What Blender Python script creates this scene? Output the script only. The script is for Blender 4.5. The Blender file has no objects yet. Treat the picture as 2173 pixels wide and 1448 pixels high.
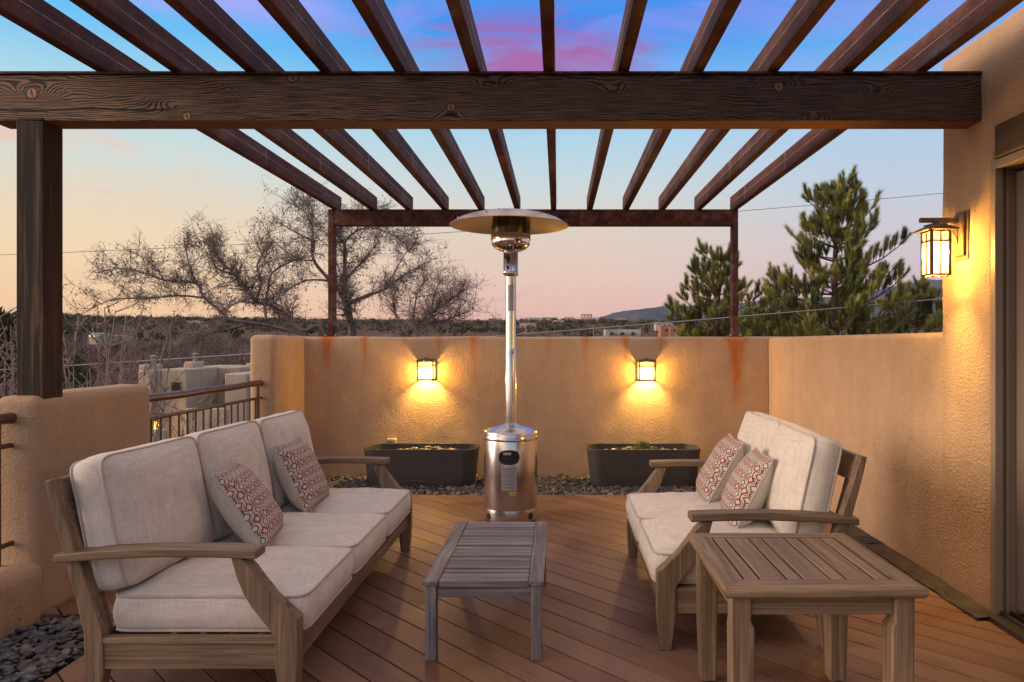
import bpy, bmesh, math, random
from mathutils import Vector, Matrix, noise as mnoise

# ------------------------------------------------------------------ camera, sky, sun, exposure
scene = bpy.context.scene
COL = scene.collection
H = 1.37                      # eye height above the deck (m)
F, CX, CY = 1500.0, 1184.0, 724.0   # photograph's focal length and principal point in its own pixels


def P(x, y, Y):
    """Pixel of the photograph at depth Y -> point in metres."""
    return Vector(((x - CX) * Y / F, Y, H - (y - CY) * Y / F))


cam = bpy.data.cameras.new('camera')
cam.sensor_width = 36.0
cam.lens = F * 36.0 / 2173.0
cam.shift_x = (1086.5 - CX) / 2173.0
cam.shift_y = 0.0
cam.clip_start, cam.clip_end = 0.05, 40000.0
camo = bpy.data.objects.new('camera', cam)
COL.objects.link(camo)
camo.location = (0, 0, H)
camo.rotation_euler = (math.pi / 2, 0, 0)
scene.camera = camo

scene.view_settings.view_transform = 'Standard'
scene.view_settings.look = 'None'
scene.view_settings.exposure = 0.25
scene.view_settings.gamma = 1.0
scene.cycles.use_denoising = True
scene.cycles.denoiser = 'OPENIMAGEDENOISE'
scene.cycles.max_bounces = 8
scene.cycles.transparent_max_bounces = 16
scene.cycles.sample_clamp_indirect = 4.0


def lin(r, g, b):
    def f(c):
        c /= 255.0
        return c / 12.92 if c <= 0.04045 else ((c + 0.055) / 1.055) ** 2.4
    return (f(r), f(g), f(b), 1.0)


class NT:
    """Small wrapper for building node trees."""

    def __init__(self, tree):
        self.t = tree
        tree.nodes.clear()

    def n(self, typ, **kw):
        nd = self.t.nodes.new(typ)
        for k, v in kw.items():
            if k.startswith('_'):
                setattr(nd, k[1:], v)
        for k, v in kw.items():
            if not k.startswith('_'):
                key = int(k[1:]) if k[0] == 'i' and k[1:].isdigit() else k.replace('__', ' ')
                self.put(nd.inputs[key], v)
        return nd

    def put(self, sock, v):
        if isinstance(v, bpy.types.NodeSocket):
            self.t.links.new(v, sock)
        elif isinstance(v, bpy.types.Node):
            self.t.links.new(v.outputs[0], sock)
        else:
            sock.default_value = v

    def m(self, op, a, b=0.0, c=None, clamp=False):
        nd = self.n('ShaderNodeMath', _operation=op, _use_clamp=clamp)
        self.put(nd.inputs[0], a)
        self.put(nd.inputs[1], b)
        if c is not None:
            self.put(nd.inputs[2], c)
        return nd.outputs[0]

    def mix(self, fac, a, b, typ='MIX'):
        nd = self.n('ShaderNodeMix', _data_type='RGBA', _blend_type=typ)
        self.put(nd.inputs[0], fac)
        self.put(nd.inputs[6], a)
        self.put(nd.inputs[7], b)
        return nd.outputs[2]

    def ramp(self, fac, stops, interp='LINEAR'):
        nd = self.n('ShaderNodeValToRGB')
        cr = nd.color_ramp
        cr.interpolation = interp
        while len(cr.elements) > 1:
            cr.elements.remove(cr.elements[-1])
        cr.elements[0].position = stops[0][0]
        cr.elements[0].color = stops[0][1]
        for p, c in stops[1:]:
            e = cr.elements.new(p)
            e.color = c
        self.put(nd.inputs[0], fac)
        return nd.outputs[0]

    def rng(self, v, a, b, c=0.0, d=1.0, smooth=False):
        nd = self.n('ShaderNodeMapRange', _clamp=True)
        if smooth:
            nd.interpolation_type = 'SMOOTHSTEP'
        for k, val in zip((0, 1, 2, 3, 4), (v, a, b, c, d)):
            self.put(nd.inputs[k], val)
        return nd.outputs[0]

    def noise(self, vec, scale, detail=3.0, rough=0.55, dist=0.0):
        nd = self.n('ShaderNodeTexNoise')
        self.put(nd.inputs['Vector'], vec)
        nd.inputs['Scale'].default_value = scale
        nd.inputs['Detail'].default_value = detail
        nd.inputs['Roughness'].default_value = rough
        nd.inputs['Distortion'].default_value = dist
        return nd.outputs['Fac']

    def mapping(self, vec, scale=(1, 1, 1), loc=(0, 0, 0)):
        nd = self.n('ShaderNodeMapping')
        self.put(nd.inputs['Vector'], vec)
        nd.inputs['Scale'].default_value = scale
        nd.inputs['Location'].default_value = loc
        return nd.outputs[0]


def G(v):
    return (v, v, v, 1.0)


def build_world():
    w = bpy.data.worlds.new('World')
    scene.world = w
    w.use_nodes = True
    t = NT(w.node_tree)
    tc = t.n('ShaderNodeTexCoord')
    d = tc.outputs['Generated']
    sep = t.n('ShaderNodeSeparateXYZ', i0=d)
    x, y, z = sep.outputs
    el = t.m('ARCSINE', z)                               # radians
    e = t.rng(el, 0.0, math.pi / 2)
    az = t.m('ARCTAN2', x, y)                            # 0 ahead, negative = left
    deg = 1 / 90.0
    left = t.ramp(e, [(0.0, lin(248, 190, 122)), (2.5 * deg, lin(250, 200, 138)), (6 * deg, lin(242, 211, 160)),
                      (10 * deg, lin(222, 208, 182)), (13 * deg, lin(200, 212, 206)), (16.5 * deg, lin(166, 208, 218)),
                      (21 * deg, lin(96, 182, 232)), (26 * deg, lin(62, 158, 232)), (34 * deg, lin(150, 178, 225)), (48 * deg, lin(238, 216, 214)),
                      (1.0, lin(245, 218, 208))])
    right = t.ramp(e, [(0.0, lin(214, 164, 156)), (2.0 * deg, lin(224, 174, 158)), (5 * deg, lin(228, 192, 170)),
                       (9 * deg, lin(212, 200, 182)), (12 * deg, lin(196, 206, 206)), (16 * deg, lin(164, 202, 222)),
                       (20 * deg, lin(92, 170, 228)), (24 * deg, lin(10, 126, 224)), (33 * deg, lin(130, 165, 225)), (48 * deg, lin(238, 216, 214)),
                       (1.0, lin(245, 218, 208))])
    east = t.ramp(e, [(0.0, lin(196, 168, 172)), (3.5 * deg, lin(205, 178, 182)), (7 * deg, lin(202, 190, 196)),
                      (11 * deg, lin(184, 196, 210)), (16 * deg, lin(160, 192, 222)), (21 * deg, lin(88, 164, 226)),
                      (26 * deg, lin(18, 134, 228)), (33 * deg, lin(130, 165, 225)), (48 * deg, lin(238, 216, 214)), (1.0, lin(245, 218, 208))])  # upper stops of all three ramps: unseen zenith brightened and warmed as fill
    c = t.mix(t.rng(az, -0.62, 0.0, smooth=True), left, right)
    c = t.mix(t.rng(az, 0.02, 0.5, smooth=True), c, east)
    # sunset afterglow behind the camera's left shoulder, boosted out of view to light the terrace
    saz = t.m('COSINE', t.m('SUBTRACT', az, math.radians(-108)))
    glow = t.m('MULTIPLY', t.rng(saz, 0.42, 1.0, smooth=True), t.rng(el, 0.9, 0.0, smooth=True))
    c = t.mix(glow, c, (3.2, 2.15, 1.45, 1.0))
    # streaky pink clouds
    mp = t.mapping(d, (1.5, 1.5, 7.0), (0.35, 0.2, 0.0))
    n1 = t.noise(mp, 1.7, 5.0, 0.55, 1.0)
    band = t.m('MULTIPLY', t.rng(el, 0.29, 0.36, smooth=True), t.rng(el, 0.60, 0.44, smooth=True))
    # the big pink bank ahead
    bx = t.m('DIVIDE', t.m('SUBTRACT', az, -0.045), 0.20)
    bz = t.m('DIVIDE', t.m('SUBTRACT', el, 0.372), 0.060)
    bank = t.m('POWER', 2.718, t.m('MULTIPLY', t.m('ADD', t.m('MULTIPLY', bx, bx), t.m('MULTIPLY', bz, bz)), -1.0))
    n2 = t.noise(t.mapping(d, (2.2, 1.2, 11.0), (0.35, 0.2, 0.0)), 2.0, 6.0, 0.6, 1.6)
    m_bank = t.rng(t.m('ADD', bank, t.m('MULTIPLY', t.m('SUBTRACT', n2, 0.5), 1.9)), 0.22, 1.10, smooth=True)
    m_gen = t.m('MULTIPLY', t.rng(n1, 0.46, 0.64, smooth=True), band)
    lx_ = t.m('DIVIDE', t.m('SUBTRACT', az, -0.52), 0.30)
    lz_ = t.m('DIVIDE', t.m('SUBTRACT', el, 0.425), 0.045)
    lav = t.m('POWER', 2.718, t.m('MULTIPLY', t.m('ADD', t.m('MULTIPLY', lx_, lx_), t.m('MULTIPLY', lz_, lz_)), -1.0))
    m_lav = t.rng(t.m('ADD', lav, t.m('MULTIPLY', t.m('SUBTRACT', n2, 0.5), 0.8)), 0.25, 0.95, smooth=True)
    c = t.mix(t.m('MULTIPLY', m_lav, 0.75), c, lin(166, 156, 236))
    c = t.mix(t.m('MULTIPLY', m_gen, 0.38), c, lin(160, 146, 226))
    c = t.mix(t.m('MULTIPLY', m_bank, 0.88), c, lin(164, 78, 146))
    # low peach wisps on the left
    lw = t.m('MULTIPLY', t.rng(n1, 0.50, 0.66, smooth=True),
             t.m('MULTIPLY', t.rng(el, 0.17, 0.215, smooth=True), t.rng(el, 0.29, 0.23, smooth=True)))
    c = t.mix(t.m('MULTIPLY', t.m('MULTIPLY', lw, t.rng(az, -0.35, -0.62)), 0.7), c, lin(236, 178, 152))
    # below the horizon: dull earth
    c = t.mix(t.rng(z, -0.005, -0.06), c, (0.13, 0.10, 0.08, 1))
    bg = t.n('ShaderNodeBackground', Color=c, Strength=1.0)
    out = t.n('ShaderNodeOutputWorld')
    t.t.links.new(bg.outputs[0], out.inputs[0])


build_world()

SUN_EL, SUN_AZ = math.radians(14.0), math.radians(-99.0)   # afterglow side: left, a little behind the camera
sun = bpy.data.lights.new('sun', 'SUN')
sun.energy = 1.9
sun.angle = math.radians(24.0)
sun.color = (1.0, 0.82, 0.68)
suno = bpy.data.objects.new('sun', sun)
COL.objects.link(suno)
_d = Vector((math.sin(SUN_AZ) * math.cos(SUN_EL), math.cos(SUN_AZ) * math.cos(SUN_EL), math.sin(SUN_EL)))
suno.rotation_euler = _d.to_track_quat('Z', 'Y').to_euler()
suno.location = (-6, -2, 4)

# ------------------------------------------------------------------ mesh helpers


class MB:
    def __init__(self):
        self.v, self.f, self.mi = [], [], []
        self.cur = 0

    def add(self, vs, fs):
        o = len(self.v)
        self.v.extend(vs)
        for f in fs:
            self.f.append([i + o for i in f])
            self.mi.append(self.cur)
        return o

    def box(self, x0, x1, y0, y1, z0, z1):
        vs = [(x0, y0, z0), (x1, y0, z0), (x1, y1, z0), (x0, y1, z0), (x0, y0, z1), (x1, y0, z1), (x1, y1, z1), (x0, y1, z1)]
        self.add(vs, [(0, 3, 2, 1), (4, 5, 6, 7), (0, 1, 5, 4), (1, 2, 6, 5), (2, 3, 7, 6), (3, 0, 4, 7)])
        return self

    def prism(self, pts, axis, a, b):
        """Polygon pts (2-D) extruded along axis between a and b. axis y: pts are (x,z); z: (x,y); x: (y,z)."""
        def mk(p, t):
            return {'y': (p[0], t, p[1]), 'z': (p[0], p[1], t), 'x': (t, p[0], p[1])}[axis]
        n = len(pts)
        vs = [mk(p, a) for p in pts] + [mk(p, b) for p in pts]
        fs = [tuple(range(n)), tuple(reversed(range(n, 2 * n)))]
        for i in range(n):
            j = (i + 1) % n
            fs.append((i, i + n, j + n, j))
        self.add(vs, fs)
        return self

    def tube(self, pts, r, n=8, closed=False, caps=True):
        pts = [Vector(p) for p in pts]
        k = len(pts)
        rs = r if isinstance(r, (list, tuple)) else [r] * k
        vs, up = [], None
        for i, p in enumerate(pts):
            if closed:
                t = pts[(i + 1) % k] - pts[i - 1]
            else:
                t = pts[min(i + 1, k - 1)] - pts[max(i - 1, 0)]
            if t.length < 1e-9:
                t = Vector((0, 0, 1))
            t.normalize()
            if up is None:
                up = Vector((0, 0, 1)) if abs(t.z) < 0.9 else Vector((1, 0, 0))
            a = up - t * up.dot(t)
            if a.length < 1e-6:
                a = t.orthogonal()
            a.normalize()
            up = a
            b = t.cross(a)
            for j in range(n):
                q = 2 * math.pi * j / n
                vs.append(tuple(p + (a * math.cos(q) + b * math.sin(q)) * rs[i]))
        fs = []
        for i in range(k if closed else k - 1):
            i2 = (i + 1) % k
            for j in range(n):
                j2 = (j + 1) % n
                fs.append((i * n + j, i * n + j2, i2 * n + j2, i2 * n + j))
        if caps and not closed:
            fs.append(tuple(reversed(range(n))))
            fs.append(tuple(range((k - 1) * n, k * n)))
        self.add(vs, fs)
        return self

    def lathe(self, prof, n=48, c=(0, 0, 0), capb=True, capt=True):
        vs, fs = [], []
        for r, z in prof:
            for j in range(n):
                q = 2 * math.pi * j / n
                vs.append((c[0] + r * math.cos(q), c[1] + r * math.sin(q), c[2] + z))
        for i in range(len(prof) - 1):
            for j in range(n):
                j2 = (j + 1) % n
                fs.append((i * n + j, i * n + j2, (i + 1) * n + j2, (i + 1) * n + j))
        if capb:
            fs.append(tuple(reversed(range(n))))
        if capt:
            fs.append(tuple(range((len(prof) - 1) * n, len(prof) * n)))
        self.add(vs, fs)
        return self

    def grid(self, rows, closed_u=False):
        """rows: list of lists of points, joined into quads."""
        nr, nc = len(rows), len(rows[0])
        vs = [tuple(p) for r in rows for p in r]
        fs = []
        for i in range(nr - 1):
            for j in range(nc if closed_u else nc - 1):
                j2 = (j + 1) % nc
                fs.append((i * nc + j, i * nc + j2, (i + 1) * nc + j2, (i + 1) * nc + j))
        return self.add(vs, fs)

    def xform(self, M):
        self.v = [tuple(M @ Vector(p)) for p in self.v]
        return self


def obj(name, mb, mats, parent=None, smooth=30, bevel=0.0, seg=2, loc=None):
    me = bpy.data.meshes.new(name)
    me.from_pydata([tuple(p) for p in mb.v], [], mb.f)
    if not isinstance(mats, (list, tuple)):
        mats = [mats]
    for m in mats:
        me.materials.append(m)
    if any(mb.mi):
        me.polygons.foreach_set('material_index', mb.mi)
    me.validate()
    if smooth:
        me.polygons.foreach_set('use_smooth', [True] * len(me.polygons))
        if smooth < 180:
            me.set_sharp_from_angle(angle=math.radians(smooth))
    me.update()
    o = bpy.data.objects.new(name, me)
    COL.objects.link(o)
    if parent is not None:
        o.parent = parent
    if loc is not None:
        o.location = loc
    if bevel:
        b = o.modifiers.new('bevel', 'BEVEL')
        b.width, b.segments, b.limit_method, b.angle_limit = bevel, seg, 'ANGLE', math.radians(40)
        b.harden_normals = False
    return o


def tag(o, label=None, cat=None, group=None, kind=None):
    for k, v in (('label', label), ('category', cat), ('group', group), ('kind', kind)):
        if v:
            o[k] = v
    return o


def thing(name, label, cat, loc=(0, 0, 0), rz=0.0, group=None):
    o = bpy.data.objects.new(name, None)
    o.empty_display_size = 0.1
    COL.objects.link(o)
    o.location = loc
    o.rotation_euler = (0, 0, rz)
    return tag(o, label, cat, group)


# ------------------------------------------------------------------ materials


def newmat(name):
    m = bpy.data.materials.new(name)
    m.use_nodes = True
    t = NT(m.node_tree)
    bs = t.n('ShaderNodeBsdfPrincipled')
    out = t.n('ShaderNodeOutputMaterial')
    t.t.links.new(bs.outputs[0], out.inputs[0])
    return m, t, bs, out


def bump(t, bs, h, strength=0.3, dist=0.01):
    b = t.n('ShaderNodeBump', Height=h, Strength=strength, Distance=dist)
    t.put(bs.inputs['Normal'], b.outputs[0])


def coord(t, which='Object'):
    return t.n('ShaderNodeTexCoord').outputs[which]


def mat_plain(name, c, rough=0.5, metal=0.0, var=0.12, scale=8.0, bmp=0.0, spec=0.5):
    m, t, bs, _ = newmat(name)
    co = coord(t)
    n = t.noise(co, scale, 4)
    k = t.rng(n, 0.3, 0.7, 1 - var, 1 + var)
    col = t.mix(1.0, c, t.n('ShaderNodeCombineColor', i0=k, i1=k, i2=k).outputs[0], 'MULTIPLY')
    t.put(bs.inputs['Base Color'], col)
    bs.inputs['Roughness'].default_value = rough
    bs.inputs['Metallic'].default_value = metal
    bs.inputs['Specular IOR Level'].default_value = spec
    if bmp:
        bump(t, bs, t.noise(co, scale * 8, 3), bmp, 0.004)
    return m


def mat_wood(name, axis, c1, c2, c3, rough=0.62, fine=1.0):
    """Weathered wood, grain along the given axis of the object's own space."""
    m, t, bs, _ = newmat(name)
    co = coord(t)
    s = {'x': (1.6, 42, 42), 'y': (42, 1.6, 42), 'z': (42, 42, 1.6)}[axis]
    s2 = {'x': (4, 220, 220), 'y': (220, 4, 220), 'z': (220, 220, 4)}[axis]
    n1 = t.noise(t.mapping(co, s), 1.0 * fine, 5, 0.6, 0.6)
    n2 = t.noise(t.mapping(co, s2), 1.0, 2, 0.5)
    n3 = t.noise(co, 3.0, 3)
    col = t.ramp(n1, [(0.28, c1), (0.5, c2), (0.74, c3)])
    dk = t.rng(n2, 0.35, 0.6, 0.72, 1.08)
    col = t.mix(1.0, col, t.n('ShaderNodeCombineColor', i0=dk, i1=dk, i2=dk).outputs[0], 'MULTIPLY')
    p = t.rng(n3, 0.35, 0.7, 0.84, 1.12)
    col = t.mix(1.0, col, t.n('ShaderNodeCombineColor', i0=p, i1=p, i2=p).outputs[0], 'MULTIPLY')
    pr = t.rng(t.n('ShaderNodeObjectInfo').outputs['Random'], 0, 1, 0.88, 1.12)
    col = t.mix(1.0, col, t.n('ShaderNodeCombineColor', i0=pr, i1=pr, i2=pr).outputs[0], 'MULTIPLY')
    t.put(bs.inputs['Base Color'], col)
    bs.inputs['Roughness'].default_value = rough
    bs.inputs['Specular IOR Level'].default_value = 0.35
    bump(t, bs, t.m('ADD', n1, t.m('MULTIPLY', n2, 0.7)), 0.25, 0.003)
    return m


TEAK = [(0.11, 0.070, 0.040, 1), (0.215, 0.142, 0.084, 1), (0.335, 0.232, 0.145, 1)]
GREYW = [(0.085, 0.072, 0.066, 1), (0.19, 0.168, 0.160, 1), (0.34, 0.315, 0.31, 1)]
teak = {a: mat_wood('teak_' + a, a, *TEAK) for a in 'xyz'}
greyw = {a: mat_wood('grey_teak_' + a, a, *GREYW) for a in 'xyz'}
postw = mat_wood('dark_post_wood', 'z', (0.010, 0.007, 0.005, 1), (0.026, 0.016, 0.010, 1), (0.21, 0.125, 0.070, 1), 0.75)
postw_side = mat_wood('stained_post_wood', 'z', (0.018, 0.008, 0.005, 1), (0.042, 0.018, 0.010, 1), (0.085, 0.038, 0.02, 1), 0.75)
lintelw = mat_wood('lintel_wood', 'y', (0.05, 0.03, 0.02, 1), (0.095, 0.06, 0.042, 1), (0.15, 0.10, 0.075, 1), 0.7)


def mat_stucco(name, base, stain=False, rough=0.9, strength=0.42, sc=1.15):
    m, t, bs, _ = newmat(name)
    co = coord(t)
    big = t.noise(co, 1.3, 4, 0.6)
    mid = t.noise(co, 9.0, 4, 0.6)
    grain = t.noise(co, 75.0 * sc, 3, 0.6)
    vor = t.n('ShaderNodeTexVoronoi', _feature='SMOOTH_F1')
    t.put(vor.inputs['Vector'], t.mapping(co, (1, 1, 1.5)))
    vor.inputs['Scale'].default_value = 60.0 * sc
    k = t.rng(t.m('ADD', t.m('MULTIPLY', big, 0.65), t.m('MULTIPLY', mid, 0.35)), 0.3, 0.7, 0.86, 1.12)
    col = t.mix(1.0, base, t.n('ShaderNodeCombineColor', i0=k, i1=k, i2=k).outputs[0], 'MULTIPLY')
    ck = t.n('ShaderNodeTexVoronoi', _feature='DISTANCE_TO_EDGE')
    t.put(ck.inputs['Vector'], t.n('ShaderNodeVectorMath', _operation='ADD', i0=co, i1=t.n('ShaderNodeTexNoise', Vector=co, Scale=3.5, Detail=4.0).outputs['Color']).outputs[0])
    ck.inputs['Scale'].default_value = 0.85
    cm = t.m('MULTIPLY', t.rng(ck.outputs['Distance'], 0.0032, 0.0010), t.rng(t.noise(co, 0.8, 2), 0.50, 0.58))
    col = t.mix(t.m('MULTIPLY', cm, 0.5), col, (0.10, 0.06, 0.035, 1))
    # faint weather streaks running down the face
    dr = t.noise(t.mapping(co, (5.5, 5.5, 0.45)), 1.0, 4, 0.6)
    dk = t.rng(dr, 0.42, 0.68, 1.03, 0.945)
    col = t.mix(1.0, col, t.n('ShaderNodeCombineColor', i0=dk, i1=dk, i2=dk).outputs[0], 'MULTIPLY')
    if stain:
        at = t.n('ShaderNodeAttribute', _attribute_name='stain')
        st = at.outputs['Fac']
        fine = t.noise(t.mapping(co, (30, 30, 3)), 1.0, 4, 0.6)
        f = t.m('MULTIPLY', st, t.rng(fine, 0.25, 0.7, 0.45, 1.25), clamp=True)
        col = t.mix(f, col, (0.47, 0.15, 0.026, 1))
    t.put(bs.inputs['Base Color'], col)
    bs.inputs['Roughness'].default_value = rough
    bs.inputs['Specular IOR Level'].default_value = 0.2
    h = t.m('ADD', t.m('ADD', t.m('MULTIPLY', grain, 0.6), t.m('MULTIPLY', vor.outputs['Distance'], 0.6)),
            t.m('MULTIPLY', mid, 0.8))
    bump(t, bs, h, strength, 0.012)
    return m


STUC = (0.47, 0.318, 0.196, 1)
stucco = mat_stucco('stucco', STUC)
stucco_stain = mat_stucco('stucco_rust_stained', STUC, True)
stucco_rough = mat_stucco('stucco_coarse', (0.45, 0.302, 0.184, 1), False, 0.92, 0.36, 1.0)


def mat_steel_rust(name):
    m, t, bs, _ = newmat(name)
    co = coord(t)
    n = t.noise(co, 3.5, 6, 0.65)
    st = t.noise(t.mapping(co, (14, 0.7, 14)), 1.0, 5, 0.6)
    fine = t.noise(co, 55, 3, 0.6)
    v = t.m('ADD', t.m('MULTIPLY', n, 0.35), t.m('ADD', t.m('MULTIPLY', st, 0.45), t.m('MULTIPLY', fine, 0.2)))
    col = t.ramp(v, [(0.34, (0.020, 0.008, 0.006, 1)), (0.46, (0.066, 0.021, 0.013, 1)), (0.54, (0.125, 0.044, 0.024, 1)),
                     (0.59, (0.125, 0.08, 0.07, 1)), (0.68, (0.22, 0.175, 0.172, 1))])
    t.put(bs.inputs['Base Color'], col)
    bs.inputs['Roughness'].default_value = 0.7
    bs.inputs['Specular IOR Level'].default_value = 0.25
    bump(t, bs, fine, 0.2, 0.002)
    return m


steel_rust = mat_steel_rust('rusted_steel')
weld = mat_plain('weld_bead', (0.42, 0.37, 0.36, 1), 0.5, 0.0, 0.3, 60)
rail_paint = mat_plain('brown_rail_paint', (0.095, 0.050, 0.038, 1), 0.42, 0.0, 0.35, 14, 0.1)


def mat_beam():
    """Big weathered timber: growth rings that swirl round knots."""
    m, t, bs, _ = newmat('weathered_beam')
    co = coord(t)
    sep = t.n('ShaderNodeSeparateXYZ', i0=co)
    x, y, z = sep.outputs
    face = t.m('ADD', z, t.m('MULTIPLY', y, 0.9))
    warp = t.noise(t.mapping(co, (0.9, 2.0, 3.4)), 1.0, 2.5, 0.5)
    warp2 = t.noise(t.mapping(co, (5, 12, 14)), 1.0, 3, 0.5)
    f = t.m('ADD', face, t.m('MULTIPLY', t.m('SUBTRACT', warp, 0.5), 0.27))
    f = t.m('ADD', f, t.m('MULTIPLY', t.m('SUBTRACT', warp2, 0.5), 0.034))
    knots = [(-2.68, 2.632, 0.030, 1.0), (-1.89, 2.515, 0.022, 0.8), (-1.35, 2.715, 0.030, 0.35), (-1.98, 2.60, 0.02, 0.0),
             (-0.545, 2.56, 0.022, 0.6), (1.125, 2.665, 0.026, 0.5), (1.30, 2.53, 0.016, 0.4), (0.28, 2.63, 0.02, 0.0), (-0.35, 2.66, 0.02, 0.0),
             (1.62, 2.62, 0.02, 0.0)]
    disc = None
    kd = []
    for kx, kz, rad, vis in knots:
        dx = t.m('SUBTRACT', x, kx)
        dz = t.m('SUBTRACT', z, kz)
        r2 = t.m('ADD', t.m('MULTIPLY', t.m('MULTIPLY', dx, dx), 0.22), t.m('MULTIPLY', dz, dz))
        g = t.m('POWER', 2.718, t.m('MULTIPLY', r2, -420.0))
        f = t.m('ADD', f, t.m('MULTIPLY', g, 0.075 if kz > 2.6 else -0.075))
        if vis > 0:
            kd.append((dx, dz, rad, vis))
            r1 = t.m('SQRT', t.m('ADD', t.m('MULTIPLY', dx, dx), t.m('MULTIPLY', dz, dz)))
            dd = t.m('MULTIPLY', t.rng(r1, rad, rad * 0.8), vis)
            disc = dd if disc is None else t.m('MAXIMUM', disc, dd)
    sw = t.m('MULTIPLY', t.m('SINE', t.m('MULTIPLY', f, 540.0)), t.rng(t.noise(t.mapping(co, (1.6, 4, 7)), 1.0, 3, 0.6), 0.34, 0.62, 0.25, 1.15))
    fib = t.noise(t.mapping(co, (5, 160, 160)), 1.0, 3, 0.6)
    v = t.m('ADD', t.m('MULTIPLY', sw, 0.28), t.m('ADD', 0.5, t.m('MULTIPLY', t.m('SUBTRACT', fib, 0.5), 1.9)))
    patch = t.noise(t.mapping(co, (1.1, 3, 3)), 1.0, 4, 0.6)
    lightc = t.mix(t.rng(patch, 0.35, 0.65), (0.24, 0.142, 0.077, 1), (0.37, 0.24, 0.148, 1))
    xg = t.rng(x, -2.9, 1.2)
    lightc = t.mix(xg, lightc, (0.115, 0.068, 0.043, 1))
    col = t.mix(t.rng(v, 0.25, 0.72), (0.016, 0.0105, 0.0075, 1), lightc)
    if disc is not None:
        col = t.mix(disc, col, (0.44, 0.24, 0.13, 1))
        for dx, dz, rad, vis in kd:
            r1 = t.m('SQRT', t.m('ADD', t.m('MULTIPLY', dx, dx), t.m('MULTIPLY', dz, dz)))
            r1 = t.m('ADD', r1, t.m('MULTIPLY', t.m('SUBTRACT', t.noise(co, 45.0, 3), 0.5), rad * 0.5))
            ring = t.m('MULTIPLY', t.rng(t.m('ABSOLUTE', t.m('SUBTRACT', r1, rad * 0.98)), rad * 0.22, rad * 0.06), 0.85)
            col = t.mix(ring, col, (0.012, 0.007, 0.005, 1))
            heart = t.m('MULTIPLY', t.rng(r1, rad * 0.42, rad * 0.15), 0.75 * vis)
            col = t.mix(heart, col, (0.06, 0.028, 0.015, 1))
            slit = t.m('MULTIPLY', t.rng(t.m('ABSOLUTE', t.m('ADD', dx, t.m('MULTIPLY', dz, 0.25))), 0.0035, 0.0015), t.rng(r1, rad * 0.8, rad * 0.6))
            col = t.mix(slit, col, (0.012, 0.006, 0.004, 1))
    # one long drying crack near the left end
    cz = t.m('ADD', 2.548, t.m('MULTIPLY', t.m('SUBTRACT', t.noise(t.mapping(co, (2.0, 0, 0)), 1.0, 2), 0.5), 0.05))
    cr = t.m('MULTIPLY', t.rng(t.m('ABSOLUTE', t.m('SUBTRACT', z, cz)), 0.0065, 0.003),
             t.rng(x, -1.88, -2.0))
    col = t.mix(cr, col, (0.006, 0.004, 0.003, 1))
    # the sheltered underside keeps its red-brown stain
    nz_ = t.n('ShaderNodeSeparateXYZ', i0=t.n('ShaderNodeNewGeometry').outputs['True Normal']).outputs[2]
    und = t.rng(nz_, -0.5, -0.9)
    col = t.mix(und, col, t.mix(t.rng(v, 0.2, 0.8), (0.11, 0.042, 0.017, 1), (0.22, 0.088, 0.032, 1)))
    t.put(bs.inputs['Base Color'], col)
    bs.inputs['Roughness'].default_value = 0.68
    bs.inputs['Specular IOR Level'].default_value = 0.3
    bump(t, bs, t.m('SUBTRACT', v, t.m('MULTIPLY', cr, 3.0)), 0.35, 0.004)
    return m


beam_mat = mat_beam()


def mat_deck():
    m, t, bs, _ = newmat('deck_boards')
    co = coord(t)
    mp = t.n('ShaderNodeMapping', Rotation=(0, 0, math.radians(45)))
    t.put(mp.inputs['Vector'], co)
    r = mp.outputs[0]
    at = t.n('ShaderNodeAttribute', _attribute_name='tone')
    grain = t.noise(t.mapping(r, (2.2, 60, 60)), 1.0, 4, 0.6, 0.5)
    stain = t.noise(co, 1.7, 4, 0.6, 0.6)
    spot = t.noise(co, 6.5, 3, 0.6)
    speck = t.noise(co, 160, 2, 0.6)
    base = t.mix(at.outputs['Fac'], (0.175, 0.088, 0.048, 1), (0.265, 0.148, 0.090, 1))
    g = t.rng(grain, 0.3, 0.7, 0.82, 1.12)
    base = t.mix(1.0, base, t.n('ShaderNodeCombineColor', i0=g, i1=g, i2=g).outputs[0], 'MULTIPLY')
    base = t.mix(t.m('MULTIPLY', t.rng(stain, 0.46, 0.70, smooth=True), 0.75), base, (0.135, 0.052, 0.020, 1))
    base = t.mix(t.m('MULTIPLY', t.rng(spot, 0.62, 0.75, smooth=True), 0.45), base, (0.10, 0.042, 0.02, 1))
    sp = t.rng(speck, 0.3, 0.7, 0.88, 1.1)
    base = t.mix(1.0, base, t.n('ShaderNodeCombineColor', i0=sp, i1=sp, i2=sp).outputs[0], 'MULTIPLY')
    t.put(bs.inputs['Base Color'], base)
    t.put(bs.inputs['Roughness'], t.rng(stain, 0.4, 0.7, 0.62, 0.42))
    bs.inputs['Specular IOR Level'].default_value = 0.35
    bump(t, bs, t.m('ADD', grain, t.m('MULTIPLY', speck, 0.5)), 0.25, 0.003)
    return m


deck_mat = mat_deck()


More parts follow.
